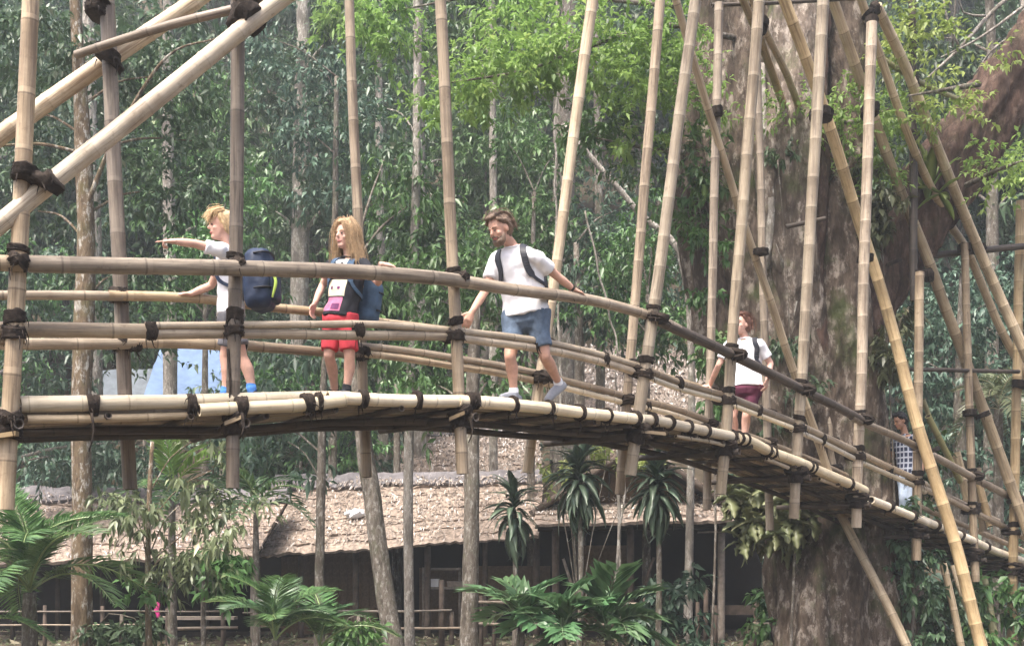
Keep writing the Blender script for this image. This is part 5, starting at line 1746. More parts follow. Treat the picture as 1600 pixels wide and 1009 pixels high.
frail('mid_rail', [(1100, 655), (1180, 684), (1254, 712), (1330, 746)], 9, 8, -.09, 'bamboo_grey')
frail('mid_rail', [(1310, 738), (1388, 770), (1440, 793), (1520, 826), (1620, 870)], 9, 8, -.09, 'bamboo_grey')

# --- deck edge canes
def edge(pts, w0, w1, dz, mat='bamboo_pale', name='edge_cane', inter=.45):
    nrail(name, pts, w0, w1, dz, mat, inter)


edge([(33, 632), (165, 629), (298, 626), (345, 624), (420, 622), (480, 620), (545, 620)], 27, 19, .02)
edge([(311, 640), (374, 636), (473, 631), (540, 624)], 20, 21, -.09)
edge([(512, 621), (560, 622), (613, 624), (729, 627), (795, 632)], 20, 20, -.07)
edge([(715, 626), (795, 631), (861, 638), (911, 645), (960, 650), (1001, 655)], 20, 17, -.085)
edge([(985, 653), (1027, 657), (1060, 664), (1101, 673), (1143, 682), (1172, 690)], 17, 16, -.08)
edge([(1150, 684), (1174, 690), (1198, 703), (1261, 727), (1326, 755), (1351, 767)], 17, 15, -.09)
edge([(1361, 781), (1389, 792), (1423, 806), (1447, 817)], 13, 12, -.09)
edge([(1438, 810), (1475, 826), (1510, 840), (1544, 856), (1579, 869), (1660, 899)], 13, 11, -.07)
edge([(42, 654), (165, 653), (300, 648)], 14, 12, .03, 'bamboo_gold')
edge([(1055, 681), (1110, 690), (1130, 695)], 6, 6, -.02, 'bamboo_brace', 'edge_splint')
edge([(1198, 717), (1232, 731)], 6, 6, -.02, 'bamboo_brace', 'edge_splint')
edge([(1280, 748), (1310, 760)], 6, 5, -.02, 'bamboo_brace', 'edge_splint')

# --- deck: long slats, crossbeams under them, bearers below
def at(i, u, dz):
    i = max(0, min(len(NE) - 1, i))
    return NE[i] + NRM[i] * (BW * u) + Vector((0, 0, dz))


rows = 13
for r_ in range(rows):
    u = .05 + .92 * r_ / (rows - 1)
    i = 10 + rng.randint(0, 40)
    while i < len(NE) - 8:
        ln = rng.randint(70, 130)
        j = min(i + ln, len(NE) - 1)
        pts = [at(k, u, -.022 + rng.uniform(-.008, .006)) for k in range(i, j, 12)] + [at(j, u, -.022)]
        if len(pts) > 1:
            cane('deck_slat', pts, .041, .036, rng.choice(['bamboo_slate', 'bamboo_grey', 'bamboo_slate']), .5, 7, .003)
        i = j - 2
edge_i = range(14, len(NE) - 6)
acc = 0
last = NE[14]
for i in edge_i:
    acc += (NE[i] - last).length
    last = NE[i]
    if acc > .58:
        acc = 0
        o_ = rng.uniform(-.02, .04)
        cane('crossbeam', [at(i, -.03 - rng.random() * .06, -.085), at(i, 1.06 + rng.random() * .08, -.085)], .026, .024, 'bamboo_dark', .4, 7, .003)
for u in (.45, .93):
    i = 6
    while i < len(NE) - 10:
        j = min(i + 120, len(NE) - 1)
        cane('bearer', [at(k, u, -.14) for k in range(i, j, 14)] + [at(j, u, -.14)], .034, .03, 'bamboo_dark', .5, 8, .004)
        i = j - 6
# far edge cane
i = 10
while i < len(NE) - 10:
    j = min(i + 110, len(NE) - 1)
    cane('edge_cane', [at(k, 1.02, .0) for k in range(i, j, 14)] + [at(j, 1.02, 0)], .055, .05, 'bamboo_pale', .45, 9)
    i = j - 5
# heavy post bearers that stick out under the deck and short flat splints
for p in near_posts[:9]:
    q, t = on_post(p, float(np.interp(p[0][0], QX, QY)) + 28)
    i = near_i(p[0][0])
    cane('post_bearer', [q - NRM[i] * .14 + Vector((.05, 0, 0)), q + NRM[i] * (BW + .2) + Vector((.05, 0, 0))], .038, .034, 'bamboo_dark', .5, 8)
for (a, b, c, d, Z_) in ((-20, 684, 27, 677, 8.5), (352, 662, 378, 652, 9.3), (702, 655, 726, 645, 10.4), (1002, 674, 1040, 678, 12.3), (70, 662, 78, 640, 8.8)):
    mb = MB()
    p, q = P(a, b, Z_), P(c, d, Z_)
    ax = (q - p) / 2
    mb.box((p + q) / 2, ax, Vector((0, .03, 0)), Vector((0, 0, .016)))
    link('splint', mb.mesh('splint', M['bamboo_gold'], False), bridge)

# --- lashings
FWD = Vector((0, -1, 0))
def rail_dir(px_):
    i = near_i(px_)
    return (NE[min(i + 4, len(NE) - 1)] - NE[max(i - 4, 0)]).normalized()


def cross(c, t, rdir, r, depth):
    """two slanting bands over a crossing of a post and a rail"""
    nrm = t.cross(rdir).normalized()
    for s in (1, -1):
        lash(c, (t + rdir * s * rng.uniform(.5, .9)).normalized(), nrm, depth, r * 1.2, rng.uniform(.04, .06), 4, .010)


ytop = lambda x: float(table([(-260, 404), (44, 412), (330, 418), (560, 424), (728, 441), (900, 465), (1020, 496), (1160, 563), (1352, 660), (1455, 710), (1590, 783)], x))
ymid = lambda x: float(table([(-260, 520), (35, 516), (238, 517), (380, 514), (560, 515), (715, 523), (838, 537), (940, 560), (993, 577), (1127, 620), (1240, 664), (1338, 710), (1440, 755), (1580, 830)], x))
for k, p in enumerate(near_posts):
    r_ = pxr(p[4], p[2])
    for yy, off in ((ytop, -.06), (ymid, .06)):
        y = yy(p[0][0])
        for _ in range(4):
            q, t = on_post(p, y)
            y = yy(800 + F * q.x / q.y)
        if y < p[1][1] + 10:
            continue
        d = rail_dir(800 + F * q.x / q.y)
        nrm = t.cross(d).normalized()
        if nrm.y > 0:
            nrm = -nrm
        cross(q + nrm * (-off), t, d, r_, r_ + abs(off) + .01)
        if off > 0:                        # tall wrap on the post under or over the middle rail
            lash(q + t * rng.uniform(.09, .13), t, nrm, r_ + .008, r_ + .008, rng.uniform(.05, .13), 6, .009)
            lash(q - t * .02, t, nrm, r_ + .03, r_ + .010, .07, 4, .010)
        else:
            lash(q + t * (r_ + .04), t, nrm, r_ + .008, r_ + .008, .045, 3, .010)
    i = near_i(p[0][0])
    q, t = on_post(p, float(np.interp(p[0][0], QX, QY)) + 16)
    cross(q, t, rail_dir(p[0][0]), r_ * 1.1, r_ + .09)
    lash(q - t * .10, t, NRM[i], r_ + .02, r_ + .02, .10, 5, .016)
ftop = lambda x: float(table([(-300, 459), (100, 461), (190, 463), (300, 466), (500, 489), (720, 519), (860, 541), (1000, 577), (1135, 620), (1240, 665), (1430, 750), (1560, 815)], x))
fmid = lambda x: float(table([(-300, 541), (150, 537), (348, 538), (500, 548), (705, 564), (868, 596), (980, 625), (1115, 665), (1254, 712), (1440, 793), (1620, 870)], x))
for p in fixed_far[:8]:
    r_ = pxr(p[4], p[2])
    for yy in (ftop, fmid):
        y = yy(p[0][0])
        for _ in range(4):
            q, t = on_post(p, y)
            y = yy(800 + F * q.x / q.y)
        if y < p[1][1]:
            continue
        d = rail_dir(p[0][0])
        cross(q + Vector((0, -.05, 0)), t, d, r_ * 1.1, r_ + .07)
        lash(q + Vector((0, -.03, 0)), t, (0, 1, 0), r_ + .04, r_ + .012, .11, 6, .012)
# bands along the deck edge cane
for x in (142, 150, 296, 302, 374, 381, 476, 482, 498, 567, 652, 733, 740, 802, 857, 905, 948, 992, 1018, 1045, 1074, 1101, 1143, 1153, 1163, 1198, 1206, 1262, 1268, 1326, 1389, 1425, 1462, 1500, 1540, 1575):
    yy = {142: 632, 150: 633, 296: 631, 302: 632}.get(x, float(np.interp(x, QX, QY)))
    Z_ = Zn(x) + (-.0 if x < 310 else -.075)
    r_ = pxr(27 - x * .0085, Z_)
    lash(P(x, yy, Z_), rail_dir(x), (0, 0, 1), r_ + .012, r_ + .012, rng.uniform(.03, .07), 4, .010)
# bands on the paired middle rails
for x in (236, 560, 838, 944, 1060, 1185, 1285, 1390):
    lash(P(x, ymid(x), Zn(x) + .10), rail_dir(x), (0, 0, 1), pxr(29 - x * .009, Zn(x)), .042, .08, 5, .010)
for x in (210, 372, 562, 860, 1010, 1108):
    lash(P(x, fmid(x), Zf(x) - .09), rail_dir(x), (0, 0, 1), pxr(25 - x * .008, Zf(x)), .042, .09, 5, .010)
# joints of the braces
for (px_, py_, Z_, ax, ra, rb, wd) in ((384, 22, 9.3, (.3, 0, 1), .15, .12, .26), (392, 28, 9.25, (.8, 0, -.6), .15, .12, .14), (384, -6, 9.35, (.9, .1, .4), .14, .12, .14), (168, 88, 10.0, (.1, 0, 1), .16, .10, .13), (176, 92, 10.05, (.8, 0, .6), .17, .12, .08),
                                      (40, 272, 8.55, (.2, 0, 1), .11, .09, .12), (82, 286, 8.6, (.75, 0, .6), .11, .09, .10), (60, 278, 8.55, (-.9, 0, .4), .06, .05, .2), (152, 14, 10.0, (.1, 0, 1), .11, .1, .16), (160, -4, 10.0, (.9, 0, .6), .13, .11, .10),
                                      (1189, 40, 16.1, (.2, 0, 1), .2, .10, .14), (1362, 34, 16.8, (.2, 0, 1), .12, .095, .16), (1367, 14, 17, (.8, 0, .5), .12, .10, .12), (1356, 22, 16.9, (-.6, 0, .7), .12, .1, .08), (1117, 178, 15.5, (0, 0, 1), .2, .1, .12), (1283, 180, 15.9, (.2, 0, 1), .2, .17, .13),
                                      (1359, 174, 17.4, (.1, 0, 1), .3, .12, .13), (1397, 410, 17.6, (-.3, 0, 1), .13, .13, .06), (1352, 404, 16.9, (0, 0, 1), .13, .12, .1), (1438, 428, 18.8, (0, 0, 1), .14, .12, .12), (1450, 430, 19.2, (.9, 0, .2), .13, .12, .12),
                                      (1188, 394, 16.2, (0, 0, 1), .2, .11, .1), (1507, 388, 20, (0, 0, 1), .14, .12, .16), (1530, 388, 20.2, (-.4, 0, 1), .14, .12, .12), (1515, 645, 19.8, (0, 0, 1), .14, .12, .13), (1535, 648, 20, (-.4, 0, 1), .14, .13, .1),
                                      (1592, 600, 20.8, (0, 0, 1), .14, .12, .16), (1453, 705, 18.1, (-.3, 0, 1), .2, .15, .08), (1586, 782, 20.8, (-.3, 0, 1), .17, .15, .1), (1426, 128, 18.8, (0, 0, 1), .12, .1, .2), (1427, 215, 18.8, (0, 0, 1), .12, .1, .2), (1519, 794, 20, (0, 0, 1), .16, .15, .2)):
    lash(P(px_, py_, Z_), ax, (0, 1, 0), ra * .92, rb * .84, wd * .8, 6, .013)
# a few loose ends of fibre hanging from the lashings
for (px_, py_, ln, Z_) in ((143, 645, .28, 8.75), (356, 545, .6, 9.35), (735, 655, .2, 10.4), (378, 645, .2, 9.25), (905, 655, .15, 11.6), (1000, 668, .18, 12.3)):
    a = P(px_, py_, Z_)
    path = smooth_path([a, a + Vector((.02, -.01, -ln * .5)), a + Vector((-.015, -.01, -ln))], .05)
    mb = MB()
    mb.quad_strip_rings(tube_rings(path, np.linspace(.012, .005, len(path)), 5))
    link('fibre_end', mb.mesh('fibre_end', M['lash']), bridge)
# ------------------------------------------------------------------ people
UP = Vector((0, 0, 1))


def on_rail(px_, yfun, Zr, r):
    """a wrist lying on the upper near side of a rail"""
    q = P(px_, yfun(px_), Zr)
    return q + (UP * .8 + Vector((-.1, -1, 0)) * .6).normalized() * (r + .018)




def limb(mb, pts, rads, n=14, step=.03):
    path = smooth_path(pts, step)
    rs = np.interp(np.linspace(0, 1, len(path)), np.linspace(0, 1, len(rads)), rads)
    # round the ends off
    mb.quad_strip_rings(tube_rings(path, rs, n))
    for p, r in ((path[0], rs[0]), (path[-1], rs[-1])):
        mb.ball(p, r * .98, r * .98, r * .98, 12, 8)


def hand(mb, w, d, back, thumb, k=1.0, curl=(25, 25, 28, 30), tcurl=20):
    """palm, four unequal bent fingers and a thumb; d along the hand, back = back of the hand, thumb = thumb side"""
    d = d.normalized()
    back = (back - d * back.dot(d)).normalized()
    side = d.cross(back).normalized()
    if side.dot(thumb) < 0:
        side = -side
    rings = []
    for t, a, b in ((-.25, .026, .021), (0, .027, .019), (.3, .036, .018), (.7, .042, .016), (1.0, .041, .013)):
        c = w + d * (.088 * t * k)
        rings.append([c + side * (math.cos(q) * a * k) + back * (math.sin(q) * b * k) for q in [2 * math.pi * i / 12 for i in range(12)]])
    mb.quad_strip_rings(rings)
    for i, (ln, cu) in enumerate(zip((.072, .080, .074, .058), curl)):
        b = w + d * (.076 * k) + side * ((.030 - .0205 * i) * k)
        dd = (d + side * (.10 - .07 * i)).normalized()
        pts = [b]
        a = 0
        for s in (.42, .32, .26):
            a += R(cu)
            v = dd * math.cos(a) - back * math.sin(a)
            pts.append(pts[-1] + v * (ln * s * k * 1.15))
        limb(mb, pts, [.0098 * k, .0090 * k, .0084 * k, .007 * k], 8, .012)
    b = w + d * (.024 * k) + side * (.026 * k)
    v1 = (d * .75 + side * .75 - back * .15).normalized()
    v2 = (d * 1.0 + side * (.35 - tcurl * .01) - back * .25).normalized()
    limb(mb, [b, b + v1 * .040 * k, b + v1 * .040 * k + v2 * .042 * k], [.0135 * k, .0115 * k, .0085 * k], 8, .012)


def ellipse_loft(mb, prof, pos, L, fw, n=22):
    rings = []
    for t, a, b in prof:
        c, ff = pos(t), fw
        rings.append([c + L * (math.cos(q) * a) + ff * (math.sin(q) * b) for q in [2 * math.pi * i / n for i in range(n)]])
    mb.quad_strip_rings(rings)


def wrinkle(amp, sc=9.0):
    return lambda p, q: amp * (.9 * (abs(noise.noise((p.x * sc * .9 + p.z * 5, p.y * sc * .9, p.z * sc * .8 - p.x * 6))) - .2) * (1 if sc < 20 else 0) + noise.noise((p.x * sc, p.y * sc, p.z * sc * .55)) + .6 * noise.noise((p.x * sc * 2.3, p.y * sc * 2.3, p.z * sc * 1.2)))


def make_person(cfg):
    k = cfg['k']
    f = Vector(cfg['f']).normalized()
    f.z = 0
    f.normalize()
    L = UP.cross(f).normalized()              # the person's own left
    J = {a: (b if isinstance(b, Vector) else P(*b)) for a, b in cfg['j'].items()}
    H, C, N = J['hip'], J['chest'], J['neck']
    root = empty('person', (H.x, H.y, deck_z(H)), cfg['label'], 'person', None)
    spine = smooth_path([H - (C - H) * .35, H, C, N], .01)
    i0 = min(range(len(spine)), key=lambda i: (spine[i] - H).length)

    def pos(t):
        if t < 0:
            return H + (H - C).normalized() * (-t) * (N - H).length
        x = i0 + t * (len(spine) - 1 - i0)
        i = min(len(spine) - 2, int(x))
        return spine[i].lerp(spine[i + 1], x - i)

    ax = (N - H).normalized()
    fw = (f - ax * f.dot(ax)).normalized()
    Lq = ax.cross(fw).normalized()
    g = cfg.get('girth', 1.0) * k
    torso = [(-.20, .10, .08), (-.10, .150, .105), (.02, .156, .112), (.25, .146, .104), (.5, .152, .110), (.72, .165, .112), (.86, .158, .095), (.95, .105, .07), (1.0, .062, .056)]
    torso = [(t, a * g, b * g) for t, a, b in torso]
    mb = MB()
    ellipse_loft(mb, torso, pos, Lq, fw)
    # shoulders, arms, hands
    for s, nm in ((1, 'l'), (-1, 'r')):
        S, E, W = J['sh_' + nm], J['el_' + nm], J['wr_' + nm]
        limb(mb, [pos(.86) + Lq * s * .09 * g, S, S.lerp(E, .35), E], [.058 * k, .054 * k, .047 * k, .038 * k])
        limb(mb, [E, E.lerp(W, .3), W], [.038 * k, .039 * k, .026 * k])
        hd = Vector(cfg['hand_' + nm][0]).normalized()
        hand(mb, W, hd, Vector(cfg['hand_' + nm][1]), Vector(cfg['hand_' + nm][2]), k * 1.08, *cfg['hand_' + nm][3:])
        limb(mb, [W - (W - E).normalized() * .02, W + hd * .02], [.027 * k, .024 * k])
    # legs and feet
    feet = []
    for s, nm in ((1, 'l'), (-1, 'r')):
        K, A = J['kn_' + nm], J['an_' + nm]
        if cfg.get('grounded_' + nm, True):
            A = Vector((A.x, A.y, deck_z(A) + .105 * k + .045))
        hp = H + Lq * s * .085 * g + Vector((0, 0, -.02))
        limb(mb, [hp, hp.lerp(K, .5), K], [.088 * g, .074 * k, .054 * k])
        limb(mb, [K, K.lerp(A, .33) - f * .018 * k, K.lerp(A, .65) - f * .008, A], [.053 * k, .057 * k, .042 * k, .034 * k])
        fd = Vector(cfg.get('foot_' + nm, f)).normalized()
        heel = A - fd * .045 * k - UP * .055 * k
        toe = A + fd * .16 * k - UP * .07 * k
        limb(mb, [heel, heel.lerp(toe, .55) + UP * .01, toe], [.036 * k, .04 * k, .026 * k])
        limb(mb, [A, A - UP * .05 * k], [.036 * k, .04 * k])
        feet.append((nm, hp, K, A, heel, toe, fd))
    # head
    hf = Vector(cfg['face']).normalized()
    hu = (UP * 1.0 + Vector(cfg.get('tilt', (0, 0, 0))))
    hu = (hu - hf * hu.dot(hf)).normalized()
    hl = hu.cross(hf).normalized()
    hc = J['head']
    hk = cfg['hk']
    rot = Matrix((hf, hl, hu)).transposed()

    def hp_(x, y, z):
        return hc + rot @ Vector((x, y, z)) * hk

    mb.ball(hp_(-.012, 0, .022), .097 * hk, .076 * hk, .098 * hk, 20, 14, rot)
    mb.ball(hp_(.028, 0, -.035), .062 * hk, .060 * hk, .082 * hk, 18, 12, rot)
    mb.ball(hp_(.058, 0, -.092), .030 * hk, .034 * hk, .024 * hk, 12, 8, rot)
    mb.ball(hp_(.062, 0, .022), .026 * hk, .052 * hk, .012 * hk, 12, 8, rot)
    limb(mb, [hp_(.085, 0, .012), hp_(.104, 0, -.022)], [.008 * hk, .0125 * hk], 10, .01)
    for s in (1, -1):
        mb.ball(hp_(-.008, s * .078, -.012), .02 * hk, .010 * hk, .031 * hk, 10, 8, rot)
        mb.ball(hp_(.058, s * .042, -.03), .022 * hk, .02 * hk, .018 * hk, 10, 8, rot)
    limb(mb, [hp_(-.022, 0, -.06), N], [.050 * hk, .054 * k])
    body = remesh(mb, cfg.get('vox', .0075), 'body', M[cfg['skin']], 2)
    link('body', body, root)
    # face
    for s in (1, -1):
        mb = MB()
        mb.ball(hp_(.0835, s * .031, .0), .009 * hk, .0125 * hk, .0055 * hk, 10, 8, rot)
        link('eye', mb.mesh('eye', M['eye']), root)
        mb = MB()
        limb(mb, [hp_(.090, s * .014, .020), hp_(.089, s * .034, .026), hp_(.074, s * .052, .02)], [.003 * hk, .004 * hk, .002 * hk], 6, .01)
        link('eyebrow', mb.mesh('eyebrow', M[cfg['hair']]), root)
    mb = MB()
    limb(mb, [hp_(.074, .026, -.060), hp_(.088, 0, -.062), hp_(.074, -.026, -.060)], [.005 * hk, .009 * hk, .005 * hk], 8, .01)
    link('mouth', mb.mesh('mouth', M['lip']), root)
    # hair
    mb = MB()
    style = cfg['style']
    guides = []
    limb0 = limb

    def hlimb(m_, pts, rads, n=8, step=.02):
        guides.append(pts)
        limb0(m_, pts, [r * .8 for r in rads], n, step)
    mb.ball(hp_(-.036 if style == 'swept' else -.026, 0, .034 if style == 'swept' else .038), .098 * hk, .084 * hk, .096 * hk, 22, 14, rot)
    mb.ball(hp_(-.055, 0, -.01), .068 * hk, .080 * hk, .085 * hk, 20, 12, rot)
    mb.ball(hp_(.03, 0, .105), .058 * hk, .066 * hk, .028 * hk, 16, 10, rot)
    if style == 'mop':
        for s in np.linspace(-.06, .06, 7):
            hlimb(mb, [hp_(0, s, .125), hp_(.075, s * 1.1, .10), hp_(.098, s * 1.25 + rng.uniform(-.01, .01), .052)], [.022 * hk, .02 * hk, .009 * hk], 8, .02)
        for s in (1, -1):
            hlimb(mb, [hp_(.02, s * .075, .07), hp_(.0, s * .088, .02), hp_(-.02, s * .082, -.05)], [.022 * hk, .018 * hk, .012 * hk], 8, .02)
    if style == 'swept':
        for s in np.linspace(-.065, .065, 7):
            hlimb(mb, [hp_(.062, s * .9, .102), hp_(.03, s, .120), hp_(-.07, s, .112), hp_(-.118, s * 1.1, .04), hp_(-.122, s * 1.1, -.04 + rng.uniform(-.02, .02))], [.008 * hk, .010 * hk, .012 * hk, .013 * hk, .008 * hk], 8, .02)
    if style in ('swept', 'short'):
        for s in (1, -1):
            hlimb(mb, [hp_(.045, s * .070, .075), hp_(-.02, s * .083, .04), hp_(-.06, s * .078, -.03)], [.020 * hk, .024 * hk, .020 * hk], 8, .02)
            if style == 'swept' and not cfg.get('beard'):
                hlimb(mb, [hp_(.02, s * .080, .05), hp_(-.012, s * .090, .01), hp_(-.05, s * .088, -.055), hp_(-.07, s * .08, -.085)], [.014 * hk, .016 * hk, .018 * hk, .010 * hk], 8, .02)
    if style == 'long':
        for q in range(34):
            a = -1.95 + 3.9 * q / 33
            s = math.sin(a)
            c_ = -math.cos(a)
            ln = rng.uniform(.17, .27) + (.05 if s > 0 else 0)
            flare = rng.uniform(.02, .07)
            x0 = c_ * .085 + .005
            hlimb(mb, [hp_(x0 * .4, s * .05, .125), hp_(x0, s * .092, .05), hp_(x0 * 1.08, s * .103, -.06), hp_(x0 * 1.05 - .02, s * (.105 + flare * .6), -.06 - ln * .5), hp_(x0 * 1.0 - .03, s * (.10 + flare), -.06 - ln)],
                 [.018 * hk, .022 * hk, .020 * hk, .016 * hk, .006 * hk], 8, .025)
        for s in (1, -1):
            hlimb(mb, [hp_(.03, s * .012, .128), hp_(.062, s * .055, .092), hp_(.046, s * .082, .02), hp_(.03, s * .092, -.08), hp_(.035, s * .10, -.2)], [.012 * hk, .012 * hk, .014 * hk, .016 * hk, .008 * hk], 8, .02)
    if style == 'wavy':
        for q in range(16):
            a = -1.9 + 3.8 * q / 15
            s, c_ = math.sin(a), -math.cos(a)
            hlimb(mb, [hp_(c_ * .04, s * .04, .12), hp_(c_ * .09, s * .09, .04), hp_(c_ * .10, s * .10, -.05), hp_(c_ * .11 - .02, s * .10, -.09 - rng.random() * .04)], [.02 * hk, .024 * hk, .022 * hk, .010 * hk], 8, .02)
    hair = link('hair', remesh(mb, .0075, 'hair', M[cfg['hair']], 1, wrinkle(.006, 34)), root)
    ms = MB()
    for g_ in guides:                      # fine strands over the mass of hair
        for q in range({'short': 5, 'swept': 8}.get(style, 24)):
            off = Vector((rng.gauss(0, 1), rng.gauss(0, 1), rng.gauss(0, 1))) * .014 * hk
            pts = [p + off * (1 + .9 * i / len(g_)) for i, p in enumerate(g_)]
            path = smooth_path(pts, .035)
            ms.quad_strip_rings(tube_rings(path, np.linspace(.0024, .0009, len(path)), 4), None, False, False)
    if ms.v:
        link('strands', ms.mesh('strands', M[cfg['hair']]), hair)
    if cfg.get('beard'):
        mb = MB()
        for q in range(11):
            a = -1.25 + 2.5 * q / 10
            limb(mb, [hp_(.012 + .05 * math.cos(a), .064 * math.sin(a), -.045 - .02 * math.cos(a)), hp_(.03 + .05 * math.cos(a), .055 * math.sin(a), -.092), hp_(.045 + .03 * math.cos(a), .03 * math.sin(a), -.122)], [.012 * hk, .018 * hk, .012 * hk], 8, .02)
        limb(mb, [hp_(.078, .03, -.055), hp_(.094, 0, -.044), hp_(.078, -.03, -.055)], [.007 * hk, .009 * hk, .007 * hk], 8, .01)
        link('beard', remesh(mb, .007, 'beard', M[cfg['hair']], 1, wrinkle(.004, 40)), root)
    # shirt
    mb = MB()
    sh = cfg['shirt']
    grow = .017
    pr = [(sh['hem'], .170 * g + .016, .124 * g + .016), (sh['hem'] + .04, .166 * g + .014, .120 * g + .014)] + [(t, a + grow, b + grow) for t, a, b in torso if t > sh['hem'] + .06 and t < .9] + [(.93, .118 * g, .078 * g), (.985, .074 * g, .066 * g)]
    ellipse_loft(mb, pr, pos, Lq, fw)
    for s, nm in ((1, 'l'), (-1, 'r')):
        S, E, W = J['sh_' + nm], J['el_' + nm], J['wr_' + nm]
        e_ = S.lerp(E, sh.get('sleeve', .68))
        limb_pts = [pos(.84) + Lq * s * .09 * g, S + UP * .004, S.lerp(E, .35), e_]
        path = smooth_path(limb_pts, .03)
        rs = np.interp(np.linspace(0, 1, len(path)), [0, .3, .7, 1], [.072 * k, .066 * k, .066 * k, .068 * k])
        mb.quad_strip_rings(tube_rings(path, rs, 16))
        mb.ball(S, .062 * k, .062 * k, .062 * k, 14, 10)
    shirt = remesh(mb, .011, 'shirt', M[sh['mat']], 2, wrinkle(.015, 8))
    shirt_o = link('shirt', shirt, root)
    mb = MB()
    ring = [pos(.972) + Lq * (math.cos(q) * (.080 * g)) + fw * (math.sin(q) * (.074 * g)) for q in [2 * math.pi * i / 20 for i in range(21)]]
    mb.quad_strip_rings(tube_rings(ring, [.008] * 21, 6))
    link('collar', mb.mesh('collar', M[sh['mat']]), root)
    # shorts or trousers
    mb = MB()
    st = cfg['shorts']
    ellipse_loft(mb, [(.10, .134 * g, .098 * g), (.02, .152 * g + .004, .108 * g + .006), (-.08, .164 * g + .010, .118 * g + .012), (-.20, .15 * g, .105 * g)], pos, Lq, fw)
    mb.ball(H - UP * .10 * k, .12 * g, .10 * g, .075 * k, 14, 10)
    for nm, hp, K, A, heel, toe, fd in feet:
        if st.get('long'):
            pts = [hp + UP * .03, hp.lerp(K, .5), K, K.lerp(A, .5), A + UP * -.01]
            rad = [.104 * g, .088 * k, .072 * k, .066 * k, .062 * k]
        else:
            e_ = hp.lerp(K, st['len'])
            pts = [hp + UP * .03, hp.lerp(e_, .5), e_]
            rad = [.106 * g, .098 * k, .092 * k]
        path = smooth_path(pts, .03)
        rs = np.interp(np.linspace(0, 1, len(path)), np.linspace(0, 1, len(rad)), rad)
        mb.quad_strip_rings(tube_rings(path, rs, 16))
    link('trousers' if st.get('long') else 'shorts', remesh(mb, .011, 'shorts', M[st['mat']], 2, wrinkle(.009, 9)), root)
    for nm, hp, K, A, heel, toe, fd in feet:
        mb = MB()
        limb(mb, [heel - fd * .012, heel.lerp(toe, .5) + UP * .012, toe + fd * .015], [.046 * k, .050 * k, .036 * k])
        limb(mb, [A + UP * .005, A - UP * .05 * k], [.044 * k, .05 * k])
        me = remesh(mb, .009, 'shoe', M[cfg['shoe']], 2)
        # flat sole
        lo = min(v.co.z for v in me.vertices)
        for v in me.vertices:
            if v.co.z < lo + .02:
                v.co.z = lo + .02
        so_ = link('shoe', me, root)
        if cfg.get('sock'):
            mb = MB()
            limb(mb, [A - UP * .03, A.lerp(K, cfg.get('sock_h', .16))], [.042 * k, .046 * k])
            link('sock', mb.mesh('sock', M[cfg['sock']]), root)
    info = dict(root=root, pos=pos, L=Lq, f=fw, ax=ax, g=g, k=k, J=J, shirt=shirt)
    return info


